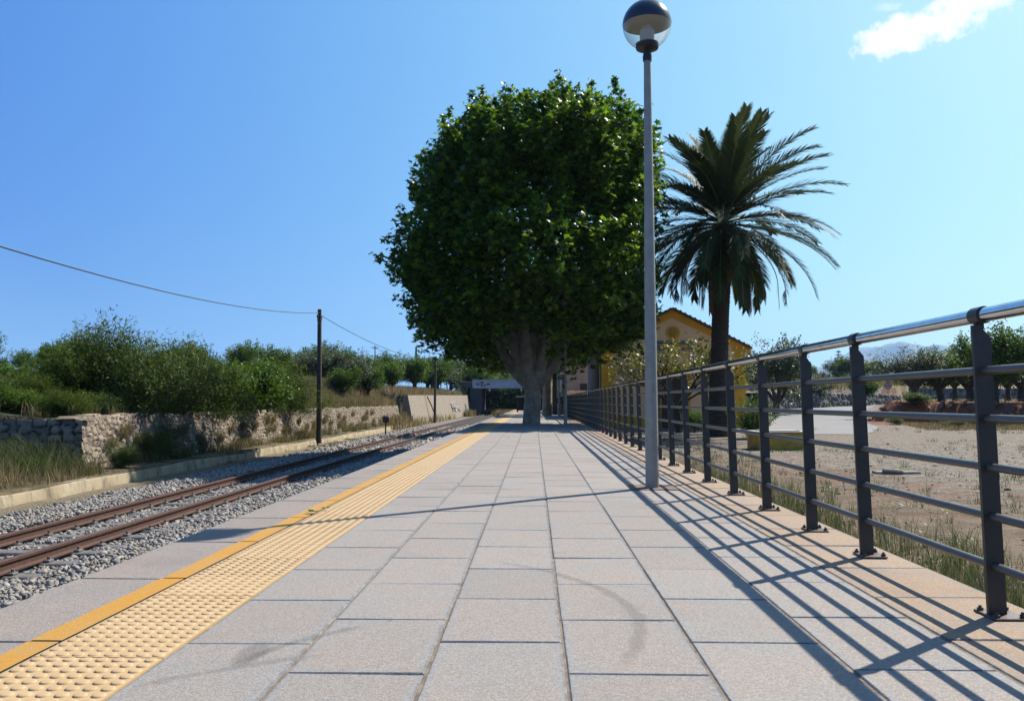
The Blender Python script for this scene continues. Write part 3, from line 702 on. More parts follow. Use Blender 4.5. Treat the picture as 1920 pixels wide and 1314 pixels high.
for (y0, y1, dens, s) in ((2, 14, 420, .028), (14, 34, 160, .034)):
    n = int((y1-y0)*1.75*dens); X = rng.uniform(-3.75, -2.0, n); Y = rng.uniform(y0, y1, n)
    parts.append(rocks(np.stack([X, Y, bedz(X, Y)+rng.uniform(-.01, .03, n)], 1), s*np.exp(rng.normal(size=n)*.28)))
V, Fc, r = merge(parts)
tag(mk('ballast', V, Fc, M['stone'], rnd=r), 'loose grey ballast stones around the rails', 'ballast', kind='stuff')

# ------------------------------------------------------------------ left kerb and walls
kerb = thing('concrete_kerb', 'long stained pale concrete kerb between the track and the stone wall', 'kerb', (0, 0, 0))
ny = 400; yk = np.linspace(0, 66, ny); pr = [(-8.90, -1.05), (-8.935, -.825), (-8.955, -.80), (-9.14, -.795), (-9.20, -.95)]
V = np.array([(px+.012*fbm(y*.9, i*3.1), y, pz+(.05*fbm(y*.35, 9.)+.012*fbm(y*2, i*2.))*(1 if i in (1, 2, 3) else 0)) for y in yk for i, (px, pz) in enumerate(pr)])
I = np.arange(ny*5).reshape(ny, 5); Fc = np.stack([I[:-1, :-1], I[1:, :-1], I[1:, 1:], I[:-1, 1:]], -1).reshape(-1, 4)
mk('kerb_face', V, Fc, M['kerb'], kerb)

def rubble(name, p0, p1, zb, zt, batter, cw, ch, m, label, cat='wall', res=.045, depth=.09, thick=.5, ragged=.05, slant=0):
    """a rubble wall from p0 to p1 (face to the right of the direction p0->p1 reversed): cells bulge out of a dark joint"""
    p0 = Vector((p0[0], p0[1], 0)); p1 = Vector((p1[0], p1[1], 0)); L = (p1-p0).length; t = (p1-p0)/L; nrm_ = Vector((t.y, -t.x, 0))
    nu = int(L/res)+1; nv = int((zt-zb)/res)+1
    U, Vv = np.meshgrid(np.linspace(0, L, nu), np.linspace(0, zt-zb, nv))
    top = (zt-zb)*(1+0*U); H = Vv*(1+ragged*(fbm(U*1.3, U*0+3.)*1.6))
    un = U/cw+H*slant; vn = H/ch
    ci = np.floor(un); cj = np.floor(vn); F1 = np.full(U.shape, 9.); F2 = F1.copy(); ID = np.zeros(U.shape)
    def hsh(i, j, k): return _tab[(i.astype(int)*7+j.astype(int)*13+k) % 64, (j.astype(int)*5+k*3) % 64, (i.astype(int)*3+k) % 64]
    for di in (-1, 0, 1):
        for dj in (-1, 0, 1):
            a = ci+di; b_ = cj+dj; dx = a+.15+.7*hsh(a, b_, 1)-un; dy = b_+.15+.7*hsh(a, b_, 2)-vn
            d = .55*np.sqrt(dx*dx+dy*dy)+.45*np.maximum(np.abs(dx), np.abs(dy)); new = d < F1
            F2 = np.where(new, F1, np.minimum(F2, d)); ID = np.where(new, hsh(a, b_, 3), ID); F1 = np.minimum(F1, d)
    e = F2-F1; body = sst(e, .04, .12)
    D = depth*body*(.55+.7*ID)+.02*fbm(U*9, H*9)-batter*H+.03*fbm(U*.4, H*.4)
    Xw = p0.x+t.x*U+nrm_.x*D; Yw = p0.y+t.y*U+nrm_.y*D
    rn = np.where(e < .11, 0, .3+.7*ID*(.8+.4*vnoise(U*12, H*12)))
    # cap going back
    rows = [np.stack([Xw, Yw, zb+H], -1)]
    RN = [rn]
    last = rows[0][-1]; capv = last.copy()[None]; o2 = last.copy(); o2[:, 0] -= nrm_.x*thick; o2[:, 1] -= nrm_.y*thick
    V = np.concatenate([rows[0], o2[None]]); RR = np.concatenate([rn, rn[-1:]])
    I = np.arange(V.shape[0]*V.shape[1]).reshape(V.shape[:2]); Fc = np.stack([I[:-1, :-1], I[:-1, 1:], I[1:, 1:], I[1:, :-1]], -1).reshape(-1, 4)
    o = mk(name, V.reshape(-1, 3), Fc, m, rnd=RR.ravel()); return tag(o, label, cat)
rubble('stone_wall', (-9.78, 18.3), (-9.78, 62.6), -.85, .44, .22, .215, .12, M['wallstone'], 'long sunlit rubble stone retaining wall along the railway, behind the pale kerb', slant=.5, res=.028, depth=.055)
rubble('stone_wall', (-34, 18.3), (-9.85, 18.3), -.6, .36, .10, .30, .17, M['wallstone'], 'shaded rough stone wall turning away left under the bushes', slant=.2, res=.04)

# concrete block wall
bw = thing('block_wall', 'tall sloping wall of pale concrete blocks between the bank and the bridge', 'wall', (0, 0, 0))
V = []; n = 30
for i in range(n+1):
    y = 62.6+(111-62.6)*i/n; zt = 1.24+.0075*(y-62.6); sh_ = .72*i/n; V += [(-8.93+sh_, y, -1.0), (-9.37+sh_, y, zt), (-9.75, y, zt), (-9.75, y, -1.0)]
Fc = [(4*i+k, 4*i+4+k, 4*i+4+(k+1) % 4, 4*i+(k+1) % 4) for i in range(n) for k in range(4)]+[(0, 1, 2, 3), (4*n+3, 4*n+2, 4*n+1, 4*n)]
mk('wall_face', V, Fc, M['block'], bw)
def on_face(y, h): zt = 1.24+.0075*(y-62.6); f = (h+1)/(zt+1); return (-8.93-.44*f+.02+.72*(y-62.6)/48.4, y, h)
gb = MB()
for pts in ([(90, -.3), (89, .5), (92, .75), (91, .1), (93, -.3), (95, .3)], [(89.5, .2), (94, .1)], [(96, .55), (95, 0), (97.5, -.3)], [(104, .5), (104, -.5)], [(105.5, .4), (105, -.4), (106.5, -.5)]):
    gb.tube([on_face(y, h) for y, h in pts], .07, 6)
gb.build('graffiti', M['graffiti'], bw)
dp = MB(); dp.tube([on_face(72.5, 1.2), on_face(74, .5), on_face(75.5, -.5), on_face(76, -.85)], .06, 6); dp.build('crack', M['joint'], bw)

# ------------------------------------------------------------------ bridge
br = thing('bridge', 'low road bridge with a pale steel beam crossing the railway in the distance', 'bridge', (0, 113, 0))
def LP(px, py, Y, o): return P(px, py, Y)-o.location
pA = LP(885, 727, 112, br); pB = LP(905, 780, 112, br)
a = MB(); a.box(pA.x-.2, pB.x, -1.5, 6, -2.2, LP(0, 727, 112, br).z, bev=.05); a.box(pA.x-1.5, pB.x+.15, -1.6, 6, LP(0, 727, 112, br).z+.01, LP(0, 716, 112, br).z, bev=.04); a.build('abutment', M['abut'], br)
a = MB(); xR = LP(1026, 0, 112, br).x; a.box(xR, xR+10, -1.5, 6, -2.2, LP(0, 727, 112, br).z, bev=.05); a.build('abutment', M['abut'], br)
xL = LP(888, 0, 111, br).x; zb = LP(0, 727.5, 111, br).z; zt = LP(0, 712.5, 111, br).z
a = MB(); a.box(xL, xR+.6, -2.0, -1.85, zb, zt); a.box(xL, xR+.6, -2.12, -1.84, zb-.06, zb-.002); a.box(xL, xR+.6, -2.12, -1.84, zt+.002, zt+.06)
for x in np.arange(xL+1, xR, 1.55): a.box(x, x+.05, -2.08, -2.003, zb+.002, zt-.002)
a.build('girder', M['steel'], br)
a = MB(); a.box(xL, xR+.6, -1.8, 6, zb+.25, zb+.55); a.build('deck', M['abut'], br)
a = MB()
for (px, py, w) in ((900, 717, .5), (893, 720, .4), (901, 722, .3), (907, 722, .25), (912, 720, .5)):
    q = LP(px, py, 110.9, br); a.box(q.x, q.x+w, -2.016, -2.004, q.z-.12, q.z+.1)
a.build('paint_marks', M['rustplate'], br)

# ------------------------------------------------------------------ utility poles and wires
def pole(label, x, y, zb, zt, lean=0, r=.11):
    t = thing('utility_pole', label, 'pole', (x, y, zb), group='wooden poles along the railway')
    t.rotation_euler = (0, lean, 0); H = zt-zb
    a = MB(); a.tube([(0, 0, -.2), (0, 0, H*.5), (0, 0, H)], [r, r*.85, r*.7], 10); a.build('pole_shaft', M['pole'], t, smooth=True)
    a = MB()
    for s in (-1, 1):
        a.tube([(0, 0, H-.45), (0, s*.18, H-.62), (0, s*.30, H-.5), (0, s*.32, H-.36)], .018, 6); a.lathe([(0, H-.37), (.035, H-.36), (.045, H-.31), (.03, H-.26), (0, H-.25)], 8, (0, s*.32, 0))
    a.build('insulator', M['black'], t); return t
pole('tall dark wooden pole standing alone by the kerb, carrying the wire', -8.86, 34.8, -.75, 4.58, R(-.5), .115)
pole('thinner dark pole in front of the pale block wall', -8.46, 72.0, -1.0, 4.60, R(.3), .12)
def wire(p0, p1, sag, label, r=.012, n=40):
    a = MB(); p0 = Vector(p0); p1 = Vector(p1)
    a.tube([p0.lerp(p1, t)-Vector((0, 0, 4*sag*t*(1-t))) for t in np.linspace(0, 1, n)], r, 5)
    tag(a.build('overhead_wire', M['wire'], smooth=True), label, 'wire')
wire((-8.9, 34.7, 4.42), (-9.0, -5.5, 4.6), 1.16, 'black overhead wire sagging from the tall pole toward the left edge', .014)
wire((-8.9, 34.9, 4.36), (-8.46, 71.9, 4.45), .55, 'black overhead wire running from the tall pole to the pole by the block wall', .014)
for (px, y0, y1, Y, lb) in ((703, 648, 670, 120, 'small far pole above the grove, left of the windmill'), (780, 650, 690, 110, 'far grey-green pole rising from the grove, just left of the windmill')):
    q = P(px, y1, Y); t = P(px, y0, Y); a = MB(); zb_ = 1.5; a.tube([(0, 0, 0), (0, 0, t.z-zb_)], .12 if px > 750 else .07, 8)
    if px < 750: a.box(-.5, .5, -.05, .05, t.z-zb_-.35, t.z-zb_-.25)
    o = a.build('far_pole', M['pole'], loc=(q.x, Y, zb_)); tag(o, lb, 'pole')
wire(P(-200, 654, 90), P(120, 654, 150), .4, 'thin distant wire just above the bushes at the left edge', .02)
wire(P(703, 652, 119), P(816, 672, 80), .5, 'thin wire hanging between the two far poles and the block wall pole', .02)

# wind pump
wp = thing('wind_pump', 'metal farm wind pump with fan wheel and tail vane beyond the grove', 'windmill', P(832, 760, 140))
hz = P(832, 678, 140).z-wp.location.z
a = MB()
for sx in (-1, 1):
    for sy in (-1, 1): a.tube([(sx*.9, sy*.9, -.5), (sx*.12, sy*.12, hz)], .05, 5)
for z in np.arange(.6, hz-.4, 1.1):
    k = .9-(.78)*(z+.5)/(hz+.5)
    a.tube([(-k, -k, z), (k, -k, z+.2)], .03, 4).tube([(k, -k, z), (k, k, z)], .03, 4).tube([(-k, k, z), (k, k, z)], .03, 4)
a.build('tower', M['dark_metal'], wp)
rot = MB(); nb = 18
for k in range(nb):
    g_ = 2*math.pi*k/nb; d = Vector((math.cos(g_), 0, math.sin(g_))); s = Vector((-math.sin(g_), 0, math.cos(g_)))
    v = []
    for (rr, w) in ((.50, .05), (1.05, .10)):
        for sg in (-1, 1): v.append(Vector((0, -.3+sg*.05, hz))+d*rr+s*sg*w)
    rot.add(v, [(0, 1, 3, 2)])
rot.tube([(0, -.45, hz), (0, .2, hz)], .12, 8)
rot.tube([(0+.5*math.cos(u), -.3, hz+.5*math.sin(u)) for u in np.linspace(0, 6.283, 25)], .025, 4, False); rot.tube([(1.0*math.cos(u), -.28, hz+1.0*math.sin(u)) for u in np.linspace(0, 6.283, 25)], .02, 4, False)
rot.build('fan_wheel', M['dark_metal'], wp)
a = MB(); a.tube([(0, 0, hz), (1.5, .3, hz)], .05, 5); a.box(1.45, 2.2, .28, .32, hz-.32, hz+.32); a.build('tail_vane', M['dark_metal'], wp)

# trackside signal marker
sm_ = thing('trackside_marker', 'small dark square marker on a short post beside the far rail', 'railway sign', (-7.9, 45, -1.0))
a = MB(); a.tube([(0, 0, 0), (0, 0, .75)], .04, 8); a.build('marker_post', M['dark_metal'], sm_)
a = MB(); a.box(-.17, .17, -.06, .06, .66, 1.0, bev=.04); a.box(-.03, .03, -.10, -.062, .70, .94, bev=.008); a.build('marker_box', M['dark_metal'], sm_)

# ------------------------------------------------------------------ trees
def limb_mesh(polys, n=10, noise=.05):
    a = MB()
    for pts, rad in polys: a.tube(pts, rad, n)
    V = np.array(a.V); q = fbm(V[:, 0]*2.5, V[:, 1]*2.5, V[:, 2]*1.6); q2 = fbm(V[:, 0]*2.5+9, V[:, 1]*2.5, V[:, 2]*1.6)
    V[:, 0] += noise*q; V[:, 1] += noise*q2; a.V = [tuple(v) for v in V]; return a
def curve(p0, p1, bend, n=6):
    p0 = Vector(p0); p1 = Vector(p1); return [p0.lerp(p1, t)+Vector(bend)*math.sin(math.pi*t) for t in np.linspace(0, 1, n)]

# big plane tree
TY = 29.0
pt = thing('plane_tree', 'huge pollarded plane tree with a dense dark green crown growing through the platform', 'tree', (-.08, TY, 0))
polys = [([(0, 0, -.1), (0, 0, .25), (0.01, 0, .8), (.02, 0, 1.3), (.0, 0, 1.8), (-.03, 0, 2.4), (-.1, 0, 3.2)], [.345, .31, .295, .30, .325, .30, .21])]
for (dx, dy, dz, r0) in ((-1.2, .2, 3.0, .21), (1.2, .1, 2.95, .21), (-.3, -.7, 3.4, .26), (.3, .9, 3.4, .25), (-.75, -.3, 3.5, .24), (.6, -.4, 3.4, .22)):
    polys.append((curve((dx*.08, dy*.12, 1.3), (dx, dy, dz), (dx*.06, 0, -.14), 7), list(np.linspace(r0*1.15, r0*.62, 7))))
    polys.append((curve((dx, dy, dz), (dx*2.3, dy*2.6, dz+2.6), (0, 0, .3), 6), list(np.linspace(r0*.6, .07, 6))))
    polys.append((curve((dx, dy, dz), (dx*1.2, dy*1.4, dz+4.8), (0, 0, .2), 6), list(np.linspace(r0*.6, .06, 6))))
limb_mesh(polys, 14, .10).build('trunk', M['bark'], pt, smooth=True)
# envelope measured as (height, centre x, radius)
env = np.array([(1.9, .0, 1.0), (2.3, .0, 2.6), (2.82, .0, 3.65), (3.55, -.08, 4.3), (4.3, -.1, 4.5), (5.74, -.2, 4.62), (7.2, -.08, 4.55), (8.1, .12, 4.35), (9.03, .2, 4.2), (10.1, .45, 3.7), (10.6, .7, 3.0), (10.9, .75, 1.6)])
def envr(h): return np.interp(h, env[:, 0], env[:, 1]), np.interp(h, env[:, 0], env[:, 2])
n = 1250; h = rng.uniform(2.1, 10.9, n); th = rng.uniform(0, 2*np.pi, n); c_, r_ = envr(h)
lump = .965+.17*fbm(np.cos(th)*3.4+5, np.sin(th)*3.4+5, h*.55)
rad = r_*lump*np.clip(rng.normal(.955, .075, n), .5, 1.05)
def yst(yv, hv): return np.where(yv < 0, yv*(1+.30*(1-sst(hv, 4.5, 8))), yv)
tips = np.stack([c_+rad*np.cos(th), yst(rad*np.sin(th), h), h-.25*np.where(np.sin(th) < 0, 1, 0)*(h < 3.2)], 1)
kp = ~((np.abs(tips[:, 0]) < 1.9) & (tips[:, 2] < 2.7) & (tips[:, 1] < .5)); tips = tips[kp]; h = h[kp]; th = th[kp]; n = len(h)
up = np.where(h > 6, .9, np.where(h > 3.5, .25, -.25))
dr = np.stack([np.cos(th), np.sin(th), up+rng.normal(size=n)*.3], 1); dr /= np.linalg.norm(dr, axis=1)[:, None]
C1, A1 = shoots(tips, dr, rng.uniform(.8, 1.6, n), 44, .17)
# top dome and its upright shoots
n = 120; a_ = rng.uniform(0, 2*np.pi, n); q = np.sqrt(rng.random(n))*3.6
tips = np.stack([.5+q*np.cos(a_), q*np.sin(a_), 10.1-.05*q**2+rng.normal(size=n)*.25], 1)
dr = np.stack([np.cos(a_)*q*.09, np.sin(a_)*q*.09, 1+0*q], 1); dr /= np.linalg.norm(dr, axis=1)[:, None]
C2, A2 = shoots(tips, dr, rng.uniform(1.0, 1.8, n), 60, .15)
sp = []
for px, py in ((830, 212), (885, 168), (905, 190), (945, 154), (985, 165), (1034, 150), (1070, 156), (1108, 148), (1152, 140), (1165, 165), (1200, 200), (1222, 235), (800, 285), (778, 345), (740, 400), (722, 478)):
    w = P(px+(10 if px < 800 else 0), py, TY+random.uniform(-1.2, 1.2)); sp.append((w.x-pt.location.x, w.y-TY, w.z))
NS0 = len(sp)
for k in range(46):
    a_k = random.uniform(0, 6.28); qk = 3.75*math.sqrt(random.random()); sp.append((.5+qk*math.cos(a_k), qk*math.sin(a_k), 11.5-.085*qk*qk+random.uniform(-.75, .4)))
sp = np.array(sp); d3 = np.tile(np.array([[0, 0, 1.]]), (len(sp), 1)); d3[12:NS0, 0] = -.8; d3[12:NS0, 2] = .4; d3 /= np.linalg.norm(d3, axis=1)[:, None]
C3, A3 = shoots(sp-[0, 0, .05], d3, 1.8, 120, .14, taper=.7)
# inner mass
n = 9000; h = rng.uniform(3.0, 9.4, n); th = rng.uniform(0, 2*np.pi, n); c_, r_ = envr(h); q = np.sqrt(rng.uniform(.15, .8, n))*r_
C4 = np.stack([c_+q*np.cos(th), yst(q*np.sin(th), h), h], 1)
parts = [leaves(C1, rng.uniform(.15, .27, len(C1)), 'lobed', .25), leaves(C2, rng.uniform(.14, .25, len(C2)), 'lobed', .25), leaves(C3, rng.uniform(.13, .22, len(C3)), 'lobed', .2), leaves(C4, rng.uniform(.22, .36, n), 'lobed', .35)]
V, Fc, r = merge(parts); mk('crown', V, Fc, M['leaf_plane'], pt, rnd=r)

def make_crown(rad, hgt, nsh, nl, ls, kind, z0, lumps=5, upb=.5, spread=.14, slen=(.4, .9), inner=.25, flat=.2):
    """crown of several lobes: leaf clumps on shoots around lobe centres"""
    Cs = []; As = []
    lob = [(np.array([rng.uniform(-.5, .5)*rad, rng.uniform(-.5, .5)*rad, z0+hgt*rng.uniform(.3, .68)]), rng.uniform(.42, .66)) for _ in range(lumps)]
    for c, k in lob:
        n = nsh//lumps; d = rng.normal(size=(n, 3)); d /= np.linalg.norm(d, axis=1)[:, None]
        rr = np.array([rad*k, rad*k, hgt*.5*k*1.25])*rng.uniform(.65, 1.12, (n, 1))
        tp = c+d*rr; tp[:, 2] = np.maximum(tp[:, 2], z0+rng.uniform(0, .25, n)*hgt*.4)
        dd = d+np.array([0, 0, upb]); dd /= np.linalg.norm(dd, axis=1)[:, None]
        a, b_ = shoots(tp, dd, rng.uniform(*slen, n), nl, spread); Cs.append(a); As.append(b_)
    C = np.concatenate(Cs); A = np.concatenate(As)
    V, Fc, r = leaves(C, ls*rng.uniform(.7, 1.3, len(C)), kind, flat, axis=A)
    cl = np.repeat(np.clip(.5+1.1*vnoise(C[:, 0]*1.1, C[:, 1]*1.1, C[:, 2]*1.1), 0, 1), len(leaf_tpl(kind)[0]))
    return V, Fc, np.clip(.55*r+.45*cl, 0, 1)
def proto_tree(name, label, cat, rad, hgt, z0, tr, kind, lm, bm_, nsh, nl, ls, group=None, **kw):
    t = thing(name, label, cat, (0, 0, 0), group=group); polys = []
    if z0 > .25:
        tw = random.uniform(-.25, .25)*z0
        polys.append(([(0, 0, -.15), (tw*.2, 0, z0*.35), (tw*.7, .03, z0*.8), (tw, 0, z0*1.1)], [tr*1.3, tr, tr*.85, tr*.8]))
    else: tw = 0
    nb_ = 5
    for k in range(nb_):
        a_ = 2*math.pi*k/nb_+random.uniform(-.4, .4); e = Vector((math.cos(a_)*rad*.5, math.sin(a_)*rad*.5, z0+hgt*random.uniform(.3, .5)))
        polys.append((curve((tw, 0, z0*.75), e, (0, 0, -.05*hgt)), list(np.linspace(tr*.62, tr*.12, 6))))
        for q in range(2): polys.append((curve(e*.6+Vector((0, 0, z0*.3)), e+Vector((random.uniform(-.25, .25)*rad, random.uniform(-.25, .25)*rad, random.uniform(.0, .22)*hgt)), (0, 0, 0), 4), list(np.linspace(tr*.3, tr*.07, 4))))
    limb_mesh(polys, 8, tr*.5).build('trunk' if z0 > .25 else 'stems', bm_, t, smooth=True)
    V, Fc, r = make_crown(rad, hgt, nsh, nl, ls, kind, z0, **kw); mk('crown', V, Fc, lm, t, rnd=r)
    return t
PROTO = {}
def place(key, mkf, x, y, sc, label, group, rz=None, zs=None, dz=0):
    if key not in PROTO: o = mkf(); PROTO[key] = (o, tree_of(o)); new = o
    else: new = copy_tree(*PROTO[key])
    new.location = (x, y, float(gz(x, y))-.05+dz); new.rotation_euler = (0, 0, random.uniform(0, 6.28) if rz is None else rz)
    new.scale = (sc, sc, sc*(zs or random.uniform(.92, 1.08)))
    new['label'] = label
    if group: new['group'] = group
    return new
def bushA(): return proto_tree('bush', '', 'bush', 1.5, 2.0, .05, .06, 'lance', M['leaf_bush'], M['darkbark'], 360, 42, .10, lumps=7, upb=.8, spread=.10, slen=(.35, .7))
def bushB(): return proto_tree('bush', '', 'bush', 1.6, 1.9, .05, .06, 'lance', M['leaf_olean'], M['darkbark'], 360, 44, .105, lumps=7, upb=.9, spread=.10, slen=(.35, .7))
def bushC(): return proto_tree('bush', '', 'bush', 1.5, 1.8, .05, .06, 'oval', M['leaf_almond'], M['darkbark'], 300, 34, .10, lumps=6, upb=.6, spread=.12, slen=(.3, .6))
def almA(): return proto_tree('orchard_tree', '', 'tree', 1.9, 2.6, 1.1, .16, 'oval', M['leaf_almond'], M['darkbark'], 300, 30, .14, lumps=7, upb=1.0, spread=.13, slen=(.5, 1.0))
def almB(): return proto_tree('orchard_tree', '', 'tree', 2.1, 2.4, 1.0, .18, 'oval', M['leaf_almond'], M['darkbark'], 300, 30, .14, lumps=6, upb=1.0, spread=.14, slen=(.5, 1.0))
def olvA(): return proto_tree('orchard_tree', '', 'tree', 2.0, 2.4, 1.0, .20, 'lance', M['leaf_olive'], M['darkbark'], 320, 30, .16, lumps=8, upb=.7, spread=.13, slen=(.4, .9))
def farA(): return proto_tree('far_tree', '', 'tree', 3.0, 3.6, .8, .2, 'oval', M['leaf_almond'], M['darkbark'], 220, 26, .30, lumps=7, upb=.7, spread=.24, slen=(.6, 1.3))
def farB(): return proto_tree('far_tree', '', 'tree', 3.0, 4.0, .8, .2, 'oval', M['leaf_olive'], M['darkbark'], 220, 26, .30, lumps=8, upb=.7, spread=.24, slen=(.6, 1.3))

# bushes along the top of the left wall: (photo x of the middle, distance, scale, height factor, kind, label)
GB = 'bushes on the left bank'
for (px, Y, sc, zf, k, lb) in (
    (-60, 24, .95, .62, 'A', 'dark bush cut by the left edge of the photo, above the shaded wall'),
    (40, 20.5, .72, .72, 'A', 'low dark bush at the far left above the shaded stone wall'),
    (120, 22, 1.0, .86, 'A', 'dark green bush over the corner where the stone wall turns away'),
    (200, 23.5, 1.15, 1.17, 'B', 'tallest bush, with shoots sticking up above the corner of the stone wall'),
    (270, 22, 1.05, 1.12, 'B', 'grey-green oleander-like bush hanging over the sunlit stone wall'),
    (345, 24, 1.12, 1.08, 'B', 'grey-green leafy bush right of the tallest bush, over the stone wall'),
    (160, 27, 1.15, .75, 'C', 'bright green bush behind the tallest dark bush'),
    (420, 28, 1.15, .90, 'C', 'yellow-green bush behind the middle of the stone wall'),
    (330, 30, 1.25, .85, 'A', 'dark bush peeping out behind the oleander-like bushes'),
    (470, 27, 1.05, .92, 'A', 'olive-dark bush above the stone wall, two bushes left of the tall pole'),
    (535, 30, 1.2, .88, 'C', 'broad yellow-green bush just left of the tall pole'),
    (500, 34, 1.3, .85, 'A', 'dark bush in the gap behind the yellow-green ones left of the pole'),
    (585, 35, 1.15, .80, 'A', 'dark twiggy bush right behind the tall pole'),
    (20, 32, 1.3, .62, 'C', 'light green bush far behind at the left edge'),
    (90, 34, 1.2, .6, 'C', 'light green bush far behind, left of the tallest bush')):
    q = P(px, 700, Y); place('bush'+k, {'A': bushA, 'B': bushB, 'C': bushC}[k], min(q.x, -10.2), Y, sc, lb, GB, zs=zf*1.08, dz=-.15)
for i in range(16):
    Y = 18.9+i*1.25+random.uniform(-.3, .3); k = 'ABCA'[i % 4]
    place('bush'+k, None, -10.55-random.uniform(0, .5), Y, random.uniform(.42, .62), 'low green scrub clump along the top edge of the stone wall', 'scrub along the wall top', zs=.75, dz=-.1)
for i in range(9):
    X = -10.9-i*.95; place('bush'+'ACB'[i % 3], None, X, 18.95+random.uniform(0, .6), random.uniform(.5, .75), 'dark scrub clump on top of the shaded wall that turns left', 'scrub on the shaded wall', zs=.8, dz=-.1)
for (x, Y, sc, k, lb) in ((-10.9, 14.6, .42, 'A', 'dark weed bush in the grass before the shaded wall, nearest the kerb'), (-12.6, 16.4, .5, 'C', 'green weed bush against the foot of the shaded wall at the left edge'), (-10.3, 17.2, .38, 'C', 'yellow-green weed bush just left of the stone wall corner')):
    place('bush'+k, None, x, Y, sc, lb, 'weed bushes on the left verge', zs=.8, dz=-.1)
# trailing shrubs and clumps on the wall and kerb
for (x, Y, sc, k, lb) in ((-9.55, 21.0, .42, 'B', 'leafy oleander clump growing at the foot of the stone wall near its corner'), (-9.9, 22.3, .5, 'A', 'dark creeper hanging down the face of the stone wall'),
                          (-9.35, 19.0, .30, 'B', 'small leafy plant spilling over the pale kerb')):
    place('bush'+k, None, x, Y, sc, lb, 'clumps growing against the stone wall', zs=1.1, dz=-.0)
GO = 'orchard trees of the grove behind the left bank'
front = [(640, 49), (690, 58), (735, 68), (778, 80), (815, 97), (845, 116)]
for i, (px, Y) in enumerate(front):
    lb = ['rounded green orchard tree just right of the tall pole', 'orchard tree above the dry grassy bank, second right of the tall pole', 'orchard tree above the left end of the block wall', 'orchard tree left of the thin pole, above the block wall', 'light green orchard tree under the wind pump', 'orchard tree at the right end of the block wall near the bridge'][i]
    q = P(px, 700, Y); place('almA' if i % 2 else 'almB', almA if i % 2 else almB, q.x, Y, Y/76, lb, GO)
k = 0
for px in range(560, 900, 26):
    for Y in (60, 78, 98):
        if (px > 690 and Y < 70) or (px > 750 and Y < 90): continue
        X = min(P(px+random.uniform(-12, 12), 700, Y).x, -11.6); k += 1
        place('almA' if k % 2 else 'olvA', almA if k % 2 else olvA, X, Y+random.uniform(-5, 5), random.uniform(.9, 1.1)*(.25+Y/100), 'small green orchard tree crowded in the grove behind the left bank', GO)
for px in list(range(-150, 560, 60)):
    for Y in (48, 75):
        X = P(px+random.uniform(-12, 12), 700, Y).x; place('almA', almA, X, Y+random.uniform(-5, 5), random.uniform(.62, .8), 'small green orchard tree far behind the bushes at left', 'orchard trees far behind the left bushes')

# second plane tree behind the first
V0 = thing('plane_tree', 'second plane tree further along the platform, mostly hidden behind the huge one', 'tree', (.7, 47, 0))
limb_mesh([([(0, 0, 0), (0, 0, 1.5), (0, 0, 3)], [.3, .27, .3])]+[(curve((0, 0, 2.6), (dx, dy, 5.2), (0, 0, -.1)), list(np.linspace(.22, .07, 6))) for dx, dy in ((-2, 0), (2, .3), (0, -2), (.3, 2))], 10, .08).build('trunk', M['bark'], V0, smooth=True)
V, Fc, r = make_crown(4.6, 5.4, 420, 34, .26, 'lobed', 2.1, lumps=10, upb=.1, spread=.24, slen=(.7, 1.4)); mk('crown', V, Fc, M['leaf_plane'], V0, rnd=np.clip(r+.2, 0, 1))

# trees beyond the bridge and across the background
GF = 'trees in the far background'
bg_l = []
for (px, py, Y, sc, key, lb) in (
    (900, 740, 122, 1.3, 'farB', 'dark tree behind the left end of the bridge'), (940, 740, 124, 1.3, 'farA', 'tree seen under the middle of the pale bridge beam'),
    (975, 740, 128, 1.4, 'farB', 'dark tree behind the bridge next to the plane trunk'), (1020, 740, 126, 1.3, 'farB', 'dark tree behind the right end of the bridge'),
    (880, 720, 118, 1.2, 'farA', 'tree standing where the block wall meets the bridge'), (930, 700, 140, 1.8, 'farB', 'taller tree rising behind the bridge beam'), (870, 700, 150, 1.5, 'farB', 'dark tree on the horizon right of the wind pump')):
    q = P(px, py, Y); place(key, farA if key == 'farA' else farB, q.x, Y, sc, lb, GF, dz=-float(gz(q.x, Y))-(.8 if py > 730 else -1.2))
k = 0
for px in range(1400, 2000, 30):
    for Y in (150, 190):
        X = P(px+random.uniform(-14, 14), 700, Y).x; k += 1
        if px > 1640 and Y == 150 and k % 3: continue
        place('farA' if k % 3 else 'farB', farA if k % 3 else farB, X, Y+random.uniform(-10, 10), random.uniform(.65, 1.0), 'small tree in the distant line below the blue mountains', 'tree line below the mountains')
for i, px in enumerate(range(908, 1040, 17)):
    q = P(px, 700, 121+i % 3*3); place('farA' if i % 2 else 'farB', farA, q.x, q.y, .8, 'bushy tree filling the view under the bridge beam', 'trees under the bridge', dz=-float(gz(q.x, q.y))-2.1)
for px in range(1045, 1130, 28):
    q = P(px, 700, 125); place('farB', farB, q.x, 125, 1.3, 'background tree behind the station buildings', 'trees behind the station')
